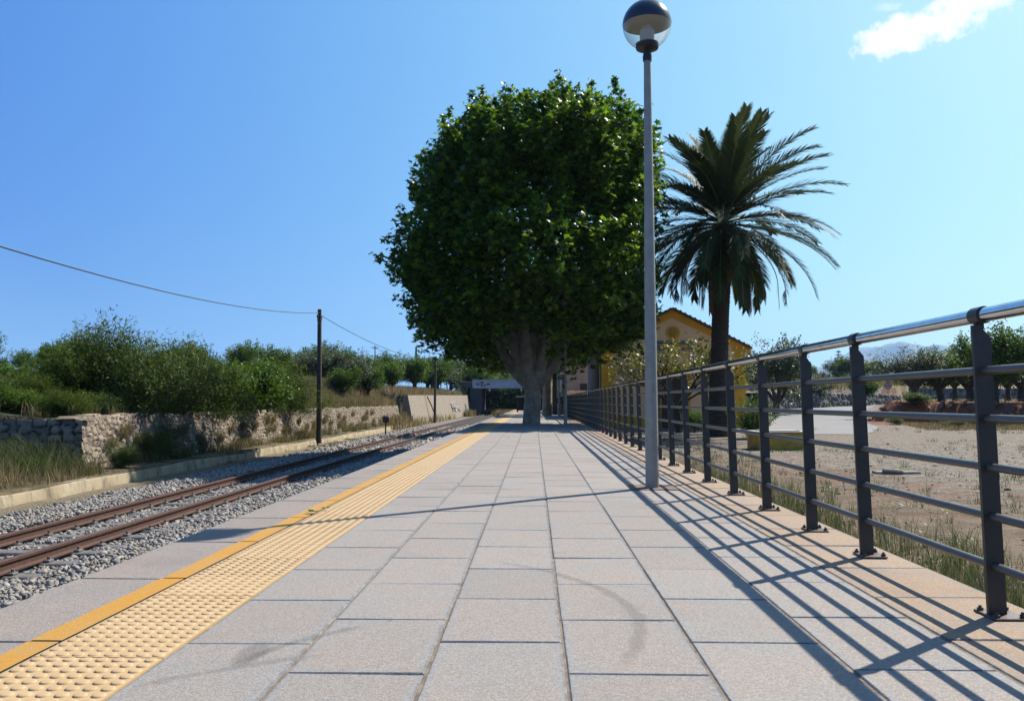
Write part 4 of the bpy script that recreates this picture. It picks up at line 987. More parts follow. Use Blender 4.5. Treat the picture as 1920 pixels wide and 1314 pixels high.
# tall tree right of the station building, and the orchard on the red terrace
q = P(1452, 700, 52); place('olvB', lambda: proto_tree('evergreen_tree', '', 'tree', 2.2, 3.9, .9, .2, 'oval', M['leaf_olive'], M['darkbark'], 300, 30, .17, lumps=9, upb=1.1, spread=.14, slen=(.5, 1.1)), q.x, 52, 1.0, 'loose dark evergreen tree just right of the ochre station corner', None)
for (px, Y, sc, k, lb) in ((1528, 66, .85, 'olvA', 'rounded tree behind the second and third railing posts'), (1612, 72, .85, 'almB', 'bright green rounded tree right of the third railing post'),
                         (1712, 46, 1.02, 'olvA', 'leaning dark orchard tree on the red terrace, nearest the round sign'), (1765, 48, 1.0, 'almB', 'slim orchard tree on the red terrace, behind the leaning one'),
                         (1865, 43, 1.12, 'almA', 'thick-trunked orchard tree on the red terrace, right of the nearest post'), (1820, 52, 1.15, 'olvA', 'orchard tree on the terrace hidden behind the nearest post'), (1915, 52, 1.1, 'olvA', 'darker orchard tree at the right edge of the terrace'),
                         (1960, 44, 1.1, 'almA', 'orchard tree cut by the right edge of the photo'), (1790, 62, 1.1, 'almA', 'orchard tree further back on the terrace between two trunks'), (1890, 64, 1.2, 'almB', 'orchard tree in the back row of the terrace at right')):
    q = P(px, 740, Y); place(k, {'almA': almA, 'almB': almB, 'olvA': olvA}[k], q.x, Y, sc, lb, 'orchard trees on the red terrace' if px > 1650 else None)
# araucaria-like conifer far away
q = P(1573, 700, 170); ct = thing('conifer', 'small tiered conifer standing above the distant tree line', 'tree', (q.x, 170, 2.5))
a = MB(); a.tube([(0, 0, 0), (0, 0, 8.5)], [.2, .04], 6); a.build('trunk', M['darkbark'], ct)
Cc = []
for i, z in enumerate(np.arange(3.2, 8.6, .62)):
    rr = 2.0*(1-(z-2.8)/6.2)+.15
    for k in range(7):
        a_ = 2*math.pi*k/7+i; t = rng.random((26, 1)); Cc.append(np.array([math.cos(a_), math.sin(a_), .08])*t*rr+[0, 0, z]+rng.normal(size=(26, 3))*.05)
V, Fc, r = leaves(np.concatenate(Cc), .3, 'lance', 0); mk('crown', V, Fc, M['leaf_olive'], ct, rnd=r)

# ------------------------------------------------------------------ palm
PY = 31.0; pb = P(1347, 822, PY); zg = pb.z
palm = thing('palm_tree', 'tall date palm with a shaggy dark trunk and drooping fronds beside the station', 'palm tree', (pb.x, PY, zg))
HH = P(1356, 425, PY).z-zg
n = 28; zz = np.linspace(-.2, HH, 150); V = []
lx = P(1356, 425, PY).x-pb.x
for z in zz:
    f = max(z, 0)/HH; r0 = .40-.10*min(f*5, 1)+.05*math.sin(f*9)*.4+.07*max(0, (f-.86)/.14)
    for k in range(n):
        u = 2*math.pi*k/n; row = z/.105; ph = (k/n*13+.5*(int(row) % 2)) % 1
        bmp = .045*((row % 1)) * (1-abs(ph*2-1)*.7)+random.uniform(0, .018)
        V.append((lx*f**1.3+(r0+bmp)*math.cos(u), (r0+bmp)*math.sin(u), z))
Fc = [(i*n+k, i*n+(k+1) % n, (i+1)*n+(k+1) % n, (i+1)*n+k) for i in range(len(zz)-1) for k in range(n)]
mk('trunk', V, Fc, M['palmbark'], palm)
def frond(az, el, L, droop, dry=False, nl=86):
    """a frond leaving the heart at azimuth az and elevation el, bending down by droop"""
    d = Vector((math.cos(az)*math.cos(el), math.sin(az)*math.cos(el), math.sin(el))); side = Vector((-math.sin(az), math.cos(az), 0))
    pts = [Vector((0, 0, 0))]; cur = el; m_ = 16; step = L/m_; tw = random.uniform(-.2, .2)
    for i in range(m_):
        cur -= droop/m_*(.4+1.3*i/m_); cur = max(cur, -1.52); a2 = az+tw*i/m_
        pts.append(pts[-1]+Vector((math.cos(a2)*math.cos(cur), math.sin(a2)*math.cos(cur), math.sin(cur)))*step)
    a = MB(); a.tube(pts, list(np.linspace(.028, .006, m_+1)), 5)
    Vn = []; Fn = []; Rn = []
    roll = random.uniform(-.5, .5); r0 = random.random()*.45
    for i in range(nl):
        t = .14+.86*i/nl; f = t*m_; j = min(int(f), m_-1); p = pts[j].lerp(pts[j+1], f-j); tg = (pts[j+1]-pts[j]).normalized()
        sd = tg.cross(Vector((0, 0, 1)));  sd = (sd if sd.length > .15 else side).normalized(); upv = sd.cross(tg).normalized()
        ll = (.72*math.sin(min(1, t*1.25+.12)*math.pi*.62)**.7)*(1-.55*max(0, t-.6)/.4)*(.75 if dry else 1)
        for s in (-1, 1):
            ds = (sd*s*math.cos(.35)+upv*(.38+.25*random.uniform(-1, 1)))*.62+tg*(.62+.3*t)+Vector((0, 0, -.16 if not dry else -.9)); ds = ds.normalized()
            wv = ds.cross(upv).normalized()*.019*(1.15 if not dry else .7); e = p+ds*ll+Vector((0, 0, -.05*ll)); md = p+ds*ll*.5+Vector((0, 0, .01))
            k = len(Vn); Vn += [p-wv*.6, p+wv*.6, md+wv, e, md-wv]; Fn += [(k, k+1, k+2), (k, k+2, k+4), (k+4, k+2, k+3)]; rr = min(1, r0+random.random()*.5); Rn += [rr]*5
    return a, Vn, np.array(Fn), Rn
heart = Vector((lx, 0, HH))
for (az, L_) in ((-.35, 3.3), (3.5, 3.0), (-1.9, 2.2), (2.6, 2.4), (-1.2, 1.7)):
    a, Vn, Fn, Rn = frond(az, R(-30), L_, 1.5, True, 46); fr = mk('frond', Vn, Fn, M['frond_dry'], palm, rnd=Rn); fr.location = heart+Vector((math.cos(az)*.5, math.sin(az)*.5, -.35)); fr['label'] = 'dry brown hanging frond'; a.build('stalk', M['stalk'], fr)
nf = 94
for i in range(nf):
    az = i*2.39996+random.uniform(-.2, .2); t = i/(nf-1)
    el = R(80-124*t**.9)+random.uniform(-.09, .09); L = random.uniform(3.8, 4.6)*(.97 if t < .1 else 1)
    if math.cos(az) < -.3: L *= .88
    if t > .7: L *= 1-.9*(t-.7)
    droop = .6+.45*t+random.uniform(-.12, .2)
    dry = t > .93 or (t > .78 and random.random() < .18)
    if dry: el = R(-48); droop = 1.3; L = random.uniform(1.9, 3.4)
    a, Vn, Fn, Rn = frond(az, el, L, droop, dry)
    if not dry and el < R(-8): L *= .9
    nv = len(a.V); fr = mk('frond', Vn, Fn, M['frond_dry'] if dry else M['frond'], palm, rnd=Rn)
    off = Vector((math.cos(az)*.10, math.sin(az)*.10, .42-.55*t)); fr.location = heart+off
    if dry: fr['label'] = 'dry brown hanging frond'
    a.build('stalk', M['stalk'], fr)

# ------------------------------------------------------------------ station building
BY = 38.0
def sx(px, Y=BY): return P(px, 700, Y).x
def sz(py, Y=BY): return P(1250, py, Y).z
st = thing('station_building', 'peach station building with ochre trim, gable and round medallion behind the palm', 'building', (sx(1262), BY, -.5))
x0 = sx(1130)-st.location.x; x1 = sx(1396)-st.location.x; ze = sz(648)+.5; za = sz(581)+.5; D = 11
a = MB(); a.prism([(x0, 0), (x1, 0), (x1, ze), (0, za), (x0, ze)], 0, D); a.build('wall', M['render'], st)
# ochre trim
tr = MB(); pw = .42
tr.box(x0-.03, x0+pw, -.035, -.002, 0, ze-.05); tr.box(x1-pw, x1+.03, -.035, -.002, 0, ze-.05); tr.box(x0+pw+.002, x1-pw-.002, -.03, -.002, 0, .62)
tr.box(x0-.033, x0-.002, 0, pw, 0, ze-.05); tr.box(x0-.03, x0-.002, pw+.002, D, 0, .62); tr.box(x1+.002, x1+.033, 0, pw, 0, ze-.05)
for s in (-1, 1):
    xe = x0 if s < 0 else x1; sl = (za-ze)/abs(xe)
    tr.prism([(0, za-.02), (xe+s*.25, ze-sl*.25-.02), (xe+s*.25, ze-sl*.25-.36), (xe, ze-.30), (0, za-.34)][::(1 if s < 0 else -1)], -.06, -.038)
tr.box(x0-.2, x0+.50, -.085, -.062, ze-.30, ze-.14); tr.box(x1-.50, x1+.2, -.085, -.062, ze-.30, ze-.14)
for zq in (1.6, 2.4): tr.box(x0+pw+.002, x0+pw+.14, -.033, -.002, zq, zq+.42)
tr.build('trim', M['ochre'], st)
rf = MB()
for s in (-1, 1):
    xe = (x0 if s < 0 else x1)+s*.32; sl = (za-ze)/abs(x0); ze2 = za-sl*abs(xe)
    rf.prism([(0, za+.10), (0, za+.0), (xe, ze2+.0), (xe, ze2+.10)][::(1 if s < 0 else -1)], -.22, D+.2)
rf.build('roof', M['tile_roof'], st)
rt_ = MB()
for s in (-1, 1):
    sl = (za-ze)/abs(x0); L_ = abs(x0)+.3
    for k in range(16):
        xk = s*(k+.5)*L_/16; zk = za-sl*abs(xk)+.10; rt_.tube([(xk, -.225, zk-.02), (xk, D+.2, zk-.02)], .06, 8)
for s in (-1,): pass
rt_.build('roof_tiles', M['tile_roof'], st)
md = MB(); zc = sz(624)+.5; md.tube([(0.02, -.05, zc), (0.02, -.002, zc)], .30, 32); o = md.build('medallion', M['ochre'], st)
md = MB(); md.tube([(0.02, -.06, zc), (0.02, -.052, zc)], .22, 32)
for s in (-.09, .09): md.tube([(.02+s, -.068, zc-.2), (.02+s, -.068, zc+.2)], .012, 5)
md.build('medallion_inset', M['oldochre'], o)
md = MB(); md.box(sx(1230)-st.location.x, sx(1300)-st.location.x, -.05, -.002, sz(657)+.5, sz(639)+.5, bev=.008); pq = md.build('plaque', M['plaque'], st)
md = MB(); md.box(sx(1238)-st.location.x, sx(1290)-st.location.x, -.062, -.052, sz(652)+.5, sz(646)+.5); md.build('plaque_band', M['ochre'], pq)
wd = MB(); wd.box(-.75, .75, -.05, -.002, .622, 2.75); wo = wd.build('door_surround', M['ochre'], st)
wd = MB(); wd.box(-.52, .52, -.075, -.052, .1, 2.5)
for k in range(8): wd.box(-.5, -.03, -.09, -.077, .7+k*.21, .82+k*.21); wd.box(.03, .5, -.09, -.077, .7+k*.21, .82+k*.21)
wd.build('door', M['shutter'], wo)
# downpipe and grey column at the left corner
dp = MB(); dp.tube([(x0-.08, .3, 0), (x0-.08, .3, ze-.3)], .045, 10); dp.build('downpipe', M['greypipe'], st, smooth=True)
colm = thing('grey_column', 'thick grey round column at the platform side of the station', 'column', (sx(1113, 40), 40.2, -.5))
a = MB(); a.tube([(0, 0, 0), (0, 0, 4.2)], .27, 24); a.build('shaft', M['greypipe'], colm, smooth=True)
a = MB(); a.box(-.34, .34, -.34, .34, 4.2, 4.34, bev=.02); a.box(-.34, .34, -.34, .34, 0, .12, bev=.02); a.build('capital', M['greypipe'], colm)
# older low building further along
an = thing('old_outbuilding', 'old tan low building with stained wall beyond the station along the platform', 'building', (P(1080, 0, 58).x, 58, -.5))
xa = P(1052, 0, 58).x-an.location.x; xb = P(1150, 0, 58).x-an.location.x
a = MB(); a.box(xa, xb, 0, 9, 0, 3.7); a.build('wall', M['oldrender'], an)
a = MB(); a.prism([(xa-.3, 3.702), (xb+.3, 3.702), (xb+.3, 3.8), ((xa+xb)/2, 4.7), (xa-.3, 3.8)], -.25, 9.2); a.build('roof', M['tile_roof'], an)
a = MB(); a.box(xa+1.2, xa+2.1, -.03, -.002, 1.3, 2.5); a.build('window', M['shutter'], an)

# platform furniture near the tree
sh = thing('platform_shelter', 'dark metal platform shelter with an arched roof edge behind the plane tree', 'shelter', (1.25, 50, 0))
a = MB()
for y in (0, 3.5): a.box(-.11, .11, y-.1, y+.1, 0, 2.5)
a.build('column', M['dark_metal'], sh)
a = MB(); pts = [(.5, 2.62), (.1, 2.75), (-.4, 2.98), (-1.0, 3.05), (-1.0, 3.12), (-.4, 3.08), (.1, 2.86), (.5, 2.72)]
a.prism(pts, -.6, 4.2); a.build('roof', M['dark_metal'], sh)
a = MB(); a.box(-.3, .5, .12, 3.3, .38, .46, bev=.01); a.box(-.05, .0, .4, .5, 0, .378); a.box(-.05, .0, 2.9, 3.0, 0, .378); a.build('bench_seat', M['dark_metal'], sh)
a = MB(); a.box(.45, .5, .12, 3.3, .7, 2.3); a.build('back_panel', M['dark_metal'], sh)
lb = thing('litter_bin', 'small grey round litter bin beside the shelter column', 'bin', (1.42, 46.5, 0))
a = MB(); a.lathe([(0, .05), (.16, .05), (.19, .6), (.205, .62), (.205, .66), (.17, .66), (.15, .2), (0, .2)], 18); a.tube([(0, .2, 0), (0, .2, .8)], .025, 6); a.build('bin_body', M['galv'], lb)
ip = thing('information_board', 'tall narrow pale information board on a pole by the shelter', 'sign', (1.27, 44, 0))
a = MB(); a.tube([(0, 0, 0), (0, 0, 3.4)], .045, 10); a.build('pole', M['galv'], ip)
a = MB(); a.box(-.12, -.05, -.03, .03, .95, 2.9, bev=.01); a.build('board', M['lidwhite'], ip)
wr = thing('waiting_booth', 'dark booth with a pale roof line seen on both sides of the plane trunk', 'booth', (-.05, 62, 0))
a = MB()
for x in (-1.2, 1.2):
    for y in (0, 1.6): a.box(x-.05, x+.05, y-.05, y+.05, 0, 1.1)
a.build('frame', M['dark_metal'], wr)
a = MB(); a.box(-1.3, 1.3, -.1, 1.75, 1.10, 1.17, bev=.01); a.build('roof', M['lidwhite'], wr)
a = MB(); a.box(-1.15, 1.15, 1.55, 1.6, .1, 1.05); a.build('panel', M['dark_metal'], wr)

# ------------------------------------------------------------------ right side: box, road, wall, signs
yb = thing('utility_box', 'low weathered ochre concrete box with a pale lid on the gravel lot', 'utility box', (0, 22.3, -.52))
xa = P(1408, 0, 22.3).x; xb = P(1502, 0, 22.3).x; yb.location.x = (xa+xb)/2; w = (xb-xa)/2
a = MB(); a.box(-w, w, 0, 1.2, -.1, .47, bev=.012); a.build('body', M['oldochre'], yb)
a = MB(); a.box(-w-.03, w+.03, -.03, 1.23, .472, .505, bev=.008); a.box(-w+.15, w-.2, .2, .9, .507, .53, bev=.006); a.build('lid', M['lidwhite'], yb)
rs = thing('stone_slab', 'flat broken pale stone slab lying on the gravel beyond the railing', 'stone', (6.45, 15.4, -.5))
a = MB(); a.box(-.40, .34, -.16, .14, -.03, .035, bev=.015); a.box(-.30, .02, -.2, -.05, .0, .06, bev=.02)
V = np.array(a.V); V[:, 2] += .06*fbm(V[:, 0]*4, V[:, 1]*4); V[:, 0] += .08*fbm(V[:, 0]*3+4, V[:, 1]*5); a.V = [tuple(v) for v in V]; a.build('slab', M['slabstone'], rs)
# road follows the ground, a few mm proud
lft = [(3, 33.5), (7, 36), (11, 42), (13, 50), (15.0, 56.8), (20, 62.6), (26, 69.6), (32, 76.6), (40, 85)]
rgt = [(12.5, 33), (14.6, 36.6), (15.6, 39), (16.1, 42), (16.8, 44.8), (20.5, 53.5), (25, 64), (30.6, 76), (38, 92)]
V = []; Fc = []; nn = 90; mm = 12
def li(pl, t):
    f = t*(len(pl)-1); i = min(int(f), len(pl)-2); f -= i; return pl[i][0]+(pl[i+1][0]-pl[i][0])*f, pl[i][1]+(pl[i+1][1]-pl[i][1])*f
for i in range(nn+1):
    a0 = li(lft, i/nn); b0 = li(rgt, i/nn)
    for j in range(mm+1):
        s = j/mm; x = a0[0]+(b0[0]-a0[0])*s; y = a0[1]+(b0[1]-a0[1])*s
        z = -.5+.7*min(max((y-35)/23, 0), 1)+.018*min(max(y-58, 0), 22); V.append((x+(.35*fbm(y*.8, x*.8) if j in (0, mm) or i == 0 else 0), y+(.9*fbm(x*.9, 3.) if i == 0 else 0), z+.014))
for i in range(nn):
    for j in range(mm): k = i*(mm+1)+j; Fc.append((k, k+1, k+mm+2, k+mm+1))
tag(mk('road', V, Fc, M['asphalt'], smooth=True), kind='structure')
V = []; Fc = []
for i in range(21):
    x = 15.7+i*.17; y = 41.6-i*.16; z = -.5+.7*min(max((y-35)/23, 0), 1)+.020; V += [(x, y-.06, z), (x+.02, y+.07, z)]
    if i: Fc.append((2*i-2, 2*i, 2*i+1, 2*i-1))
tag(mk('road_edge_line', V, Fc, M['sign_white']), kind='structure')
rubble('dry_stone_wall', (15.2, 57.8), (33.6, 79), .0, 1.42, .04, .34, .2, M['greystone'], 'grey dry stone wall along the far side of the road', res=.09, depth=.13, thick=2.3)
rubble('dry_stone_wall', (34, 84), (75, 90), 1.0, 2.1, .04, .4, .24, M['greystone'], 'thin line of grey stone wall behind the terrace orchard at right', res=.14, depth=.13)
# rough stones along the terrace bank
n = 260; t = rng.random(n); ex = np.where(t < .3, 17.2+(t/.3)*6.8, 24+(t-.3)/.7*22); ey = np.where(t < .3, 44-(t/.3)*4.5, 39.5-(ex-24)*.1)
hgt = rng.random(n); C = np.stack([ex+rng.normal(size=n)*.1, ey+.05+hgt*.8, 0*ex], 1); C[:, 2] = gz(C[:, 0], C[:, 1])+.02
V, Fc, r = rocks(C, rng.uniform(.05, .15, n))
M['redstone'] = mat('red earth stone', (.34, .18, .10), .9, var=(.42, .28, .18), scale=2, attr=[(.24, .10, .055), (.36, .20, .12), (.40, .30, .21)])
tag(mk('bank_stones', V, Fc, M['redstone'], rnd=r), 'rough reddish stones of the terrace bank', 'stones', kind='stuff')

def round_sign(px, py, Y, rr, label):
    q = P(px, py, Y); zb_ = float(gz(q.x, Y))-.1; t = thing('road_sign', label, 'road sign', (q.x, Y, zb_), group='round road signs'); h = q.z-zb_
    a = MB(); a.tube([(0, .03, 0), (0, .03, h+rr*.6)], .035, 8); a.build('sign_post', M['galv'], t)
    a = MB(); a.tube([(0, -.02, h), (0, 0, h)], rr, 32); d = a.build('disc', M['sign_red'], t)
    a = MB(); a.tube([(0, -.026, h), (0, -.021, h)], rr*.76, 32); a.build('face', M['sign_white'], d)
    for s, mm_ in ((-1, M['sign_red']), (1, M['sign_black'])):
        c = s*rr*.34; k = rr*.26
        a = MB(); a.prism([(c-k, h-.5*k), (c+k, h-.5*k), (c+k, h+.15*k), (c+.6*k, h+.2*k), (c+.4*k, h+.65*k), (c-.4*k, h+.65*k), (c-.6*k, h+.2*k), (c-k, h+.15*k)], -.033, -.027)
        a.build('car_symbol', mm_, d)
round_sign(1665, 723, 74, .31, 'round red-rimmed overtaking sign at the road bend right of the third railing post')
round_sign(1516, 728, 60, .25, 'round red-rimmed overtaking sign half hidden behind a railing rail')
hs = thing('white_house', 'tiny white house on the slope under the mountains', 'house', (P(1655, 690, 230).x, 235, 8.0)); 
a = MB(); a.box(-3.2, 3.2, 0, 5, -5, 2.6); a.build('wall', M['lidwhite'], hs)
a = MB(); a.prism([(-3.6, 2.602), (3.6, 2.602), (0, 3.9)], -.4, 5.4); a.build('roof', M['tile_roof'], hs)

# lemon tree in front of the station: mostly twigs
lt = thing('lemon_tree', 'scraggy lemon tree with bare twigs and yellow-green leaves before the station', 'tree', (P(1262, 0, 34).x, 34, -.52))
polys = [([(0, 0, 0), (.05, 0, .5), (-.05, 0, 1.0)], [.11, .09, .09])]; ends = []
def grow(p, d, L, r, dep):
    e = p+d*L; polys.append((curve(p, e, (random.uniform(-.08, .08), random.uniform(-.08, .08), random.uniform(-.05, .05)), 4), list(np.linspace(r, r*.6, 4)))); ends.append((e, dep))
    if dep < 5:
        for _ in range(3 if dep < 3 else 2):
            nd = (d+Vector((random.uniform(-.9, .9), random.uniform(-.8, .8), random.uniform(-.35, .75)))).normalized(); grow(p.lerp(e, random.uniform(.6, 1)), nd, L*random.uniform(.62, .9), r*.58, dep+1)
for k in range(6):
    a_ = k*1.05; grow(Vector((0, 0, .95)), Vector((math.cos(a_)*1.1, math.sin(a_)*.8, .75)).normalized(), .95, .055, 0)
limb_mesh(polys, 6, .03).build('trunk', M['darkbark'], lt)
E = np.array([tuple(e) for e, d_ in ends if d_ >= 3 and (e.x > -.6 or random.random() < .45)]); E = E[rng.random(len(E)) < .40]
C = np.repeat(E, 9, axis=0)+rng.normal(size=(len(E)*9, 3))*.13
V, Fc, r = leaves(C, rng.uniform(.09, .17, len(C)), 'oval', .1); mk('crown', V, Fc, M['leaf_lemon'], lt, rnd=r)
M['fruit'] = mat('orange fruit', (.75, .25, .02), .5)
V, Fc, r = rocks(E[:5], .05); 
lt.scale = (1.22, 1.1, 1.14)
# shrub clump at the foot right of the palm
q = P(1398, 0, 29.5)
bs = thing('broom_shrub', 'feathery bright green shrub at the foot of the ochre station corner', 'shrub', (q.x, 29.5, -.52))
n = 260; a_ = rng.uniform(0, 6.28, n); el = rng.uniform(.7, 1.5, n); d = np.stack([np.cos(a_)*np.cos(el), np.sin(a_)*np.cos(el), np.sin(el)], 1); L = rng.uniform(.7, 1.65, n)
C, A = shoots(d*L[:, None], d, L*.9, 36, .035); V, Fc, r = leaves(C, .10, 'lance', 0, axis=A*2); mk('foliage', V, Fc, M['leaf_juniper'], bs, rnd=r)
a = MB()
for k in range(0, n, 5): a.tube([(0, 0, 0), tuple(d[k]*L[k]*.8)], .008, 4)
a.build('stems', M['darkbark'], bs)
place('bushB', None, P(1330, 0, 33).x, 33, .55, 'dark low bush in the shade at the foot of the palm', None, zs=.8)
place('bushC', None, P(1695, 0, 43.4).x, 43.4, .62, 'yellow-green shrub on the corner of the red bank by the road', 'shrubs on the red bank', zs=.6)
place('bushC', None, P(1655, 0, 41).x, 41.0, .34, 'small low shrub at the road edge below the red bank', 'shrubs on the red bank', zs=.7)
place('bushB', None, P(1760, 0, 38.5).x, 38.5, .42, 'dark green weeds at the foot of the red bank', 'shrubs on the red bank', zs=.6)
place('bushC', None, P(1290, 0, 35).x, 35, .5, 'small green bush against the station wall left of the palm', None, zs=1.1)

# ------------------------------------------------------------------ ground cover
def scatter(n, x0, x1, y0, y1, dens=None):
    X = rng.uniform(x0, x1, n); Y = rng.uniform(y0, y1, n)
    if dens is not None: k = rng.random(n) < dens(X, Y); X = X[k]; Y = Y[k]
    return X, Y
def clump(X, Y, per, rad):
    X = np.repeat(X, per)+rng.normal(size=len(X)*per)*rad; Y = np.repeat(Y, per)+rng.normal(size=len(Y)*per)*rad; return X, Y
def ground_pts(X, Y): return np.stack([X, Y, gz(X, Y)-.01], 1)
# weeds outside the fence, thick along the platform edge
parts = []
X, Y = scatter(3800, 1.86, 3.6, 1.5, 14, lambda x, y: np.clip(1.25-(x-1.85)*.75, .06, 1)*np.clip(.35+1.6*vnoise(x*1.1, y*1.1)+.3, .05, 1)); X, Y = clump(X, Y, 9, .035)
k = X > 1.83; X = X[k]; Y = Y[k]
parts.append(blades(ground_pts(X, Y), rng.uniform(.12, .42, len(X)), .007, .5))
X, Y = scatter(900, 2.6, 9, 3, 30, lambda x, y: np.clip(.3+2.2*vnoise(x*.5, y*.5), .02, 1)); X, Y = clump(X, Y, 16, .06)
parts.append(blades(ground_pts(X, Y), rng.uniform(.04, .16, len(X)), .008, .7, rnd=rng.random(len(X))*.6))
X, Y = scatter(420, 7, 24, 14, 40, lambda x, y: np.clip(.2+2.*vnoise(x*.3, y*.3), .02, 1)); X, Y = clump(X, Y, 22, .10)
parts.append(blades(ground_pts(X, Y), rng.uniform(.06, .2, len(X)), .012, .7))
V, Fc, r = merge(parts); tag(mk('weeds', V, Fc, M['grass'], rnd=r), 'green and straw coloured weeds on the dirt outside the railing', 'weeds', kind='stuff')
# low leafy weeds
X, Y = scatter(130, 2.1, 9, 3, 22, lambda x, y: np.clip(.35+2*vnoise(x*.8+9, y*.8), .02, 1)); X, Y = clump(X, Y, 46, .12); C = ground_pts(X, Y); C[:, 2] += rng.uniform(.01, .07, len(X))
V, Fc, r = leaves(C, rng.uniform(.02, .05, len(C)), 'oval', .8); tag(mk('clover_patches', V, Fc, M['leaf_almond'], rnd=r), 'small green clover patches on the dirt lot', 'ground cover', kind='stuff')
# gravel stones on the lot
X, Y = scatter(9000, 1.9, 14, 3, 26, lambda x, y: np.clip(.25+.05*y, 0, 1)); C = ground_pts(X, Y); C[:, 2] += .004
V, Fc, r = rocks(C, .009*np.exp(rng.normal(size=len(C))*.5)+.004); tag(mk('gravel', V, Fc, M['stone'], rnd=r), 'scattered pale gravel on the lot outside the railing', 'gravel', kind='stuff')
X, Y = scatter(5200, 1.86, 10, 2, 24, lambda x, y: np.clip(.5+2*vnoise(x*.9+3, y*.9+7), .05, 1)); C = ground_pts(X, Y); C[:, 2] += rng.uniform(.006, .02, len(X))
V, Fc, r = leaves(C, rng.uniform(.012, .045, len(C)), 'oval', 1.2); tag(mk('straw_litter', V, Fc, M['drygrass'], rnd=.3+.7*r), 'dry straw and leaf litter on the dirt outside the railing', 'litter', kind='stuff')
X, Y = scatter(5200, 1.86, 12, 2, 26, None); C = ground_pts(X, Y); C[:, 2] += .003
M['clod'] = mat('soil clod', (.2, .13, .08), .95, attr=[(.14, .09, .055), (.30, .21, .14), (.24, .12, .07)])
V, Fc, r = rocks(C, .008*np.exp(rng.normal(size=len(C))*.6)+.004); tag(mk('soil_clods', V, Fc, M['clod'], rnd=r), 'small brown soil clods on the lot outside the railing', 'soil', kind='stuff')
# terrace and roadside dry grass
parts = []
X, Y = scatter(3600, 16.8, 45, 36.2, 40.6, lambda x, y: np.where((terr_mask(x, y) < .1) & (x > 17.3+(40-y)*-.2), .8, .05)); X, Y = clump(X, Y, 7, .08)
parts.append(blades(ground_pts(X, Y), rng.uniform(.08, .28, len(X)), .02, .6, rnd=.3+.7*rng.random(len(X))))
X, Y = scatter(5200, 14, 60, 62, 130, lambda x, y: np.where(y > 59+(x-15.6)*1.163, 1, 0)); X, Y = clump(X, Y, 5, .3)
parts.append(blades(ground_pts(X, Y), rng.uniform(.4, .9, len(X)), .05, .4, rnd=.35+.65*rng.random(len(X))))
X, Y = scatter(900, 17.3, 45, 40, 60, lambda x, y: np.where(terr_mask(x, y) > .6, .5, 0)); X, Y = clump(X, Y, 6, .1)
parts.append(blades(ground_pts(X, Y), rng.uniform(.1, .3, len(X)), .02, .6))
V, Fc, r = merge(parts); tag(mk('dry_field_grass', V, Fc, M['drygrass'], rnd=r), 'pale dry grass on the field and terrace edge at right', 'dry grass', kind='stuff')
# left verge: weeds before the shaded wall, bank grass, tufts on top of the wall
parts = []
X, Y = scatter(8500, -19, -9.22, 9.5, 18.2, lambda x, y: np.clip(.75+1.4*vnoise(x*.5, y*.5), .2, 1)); X, Y = clump(X, Y, 9, .07)
parts.append(blades(ground_pts(X, Y), rng.uniform(.25, 1.0, len(X))*(1-.6*sst(X, -10.2, -9.3))*(.75+.9*(vnoise(X*.6, Y*.6)+.3)), .012, .8, rnd=np.clip(.42+1.5*vnoise(X*.45, Y*.45)+.55*(rng.random(len(X))-.5), 0, 1)))
X, Y = scatter(900, -14, -10.1, 18.5, 52, None); X, Y = clump(X, Y, 12, .09)
parts.append(blades(ground_pts(X, Y), rng.uniform(.15, .45, len(X)), .018, .7, rnd=.25+.75*rng.random(len(X))))
X, Y = scatter(3600, -14, -10.05, 36, 53, None); X, Y = clump(X, Y, 10, .12)
parts.append(blades(ground_pts(X, Y), rng.uniform(.25, .75, len(X)), .03, .6, rnd=.2+.8*rng.random(len(X))))
X, Y = scatter(3200, -14, -8.7, 53, 110, None); X, Y = clump(X, Y, 6, .2)
parts.append(blades(ground_pts(X, Y), rng.uniform(.3, .8, len(X)), .06, .5, rnd=.45+.55*rng.random(len(X))))
X, Y = scatter(700, -9.75, -9.2, 18.5, 52, lambda x, y: np.clip(.2+2.2*vnoise(x*2, y*.7), .05, 1)); X, Y = clump(X, Y, 16, .06)
parts.append(blades(np.stack([X, Y, 0*X-.78], 1), rng.uniform(.12, .45, len(X)), .016, .6))
X, Y = scatter(160, -8.85, -7.6, 22, 40, lambda x, y: np.clip(.2+2.6*vnoise(x*1.2, y*.5), 0, 1)); X, Y = clump(X, Y, 30, .09)
parts.append(blades(np.stack([X, Y, 0*X-1.0], 1), rng.uniform(.03, .10, len(X)), .012, .6, rnd=rng.random(len(X))*.5))
# tufts rooted in the wall face
for k in range(60):
    y = random.uniform(19, 52); hh = random.uniform(.1, .9); m_ = 110
    C = np.stack([np.full(m_, -9.74-.22*hh+.08)+rng.normal(size=m_)*.03, y+rng.normal(size=m_)*.10, np.full(m_, -.85+hh)+rng.normal(size=m_)*.05], 1)
    v, f_, r_ = blades(C, rng.uniform(.12, .38, m_), .014, 1.2, rnd=.2+.8*rng.random(m_)); parts.append((v, f_, r_))
V, Fc, r = merge(parts); tag(mk('verge_grass', V, Fc, M['drygrass'], rnd=r), 'mixed green and dry grass along the left wall and bank', 'grass', kind='stuff')
X, Y = scatter(900, -10.6, -9.3, 18.4, 22.5, lambda x, y: np.clip(.3+1.5*vnoise(x*2, y*2), 0, 1)); C = np.stack([X, Y, -.5+rng.uniform(0, .9, len(X))], 1)
V, Fc, r = leaves(C, .05, 'oval', .1); tag(mk('pink_flowers', V, Fc, M['flower'], rnd=r), 'small pink flowers hanging on the stone wall', 'flowers', kind='stuff')
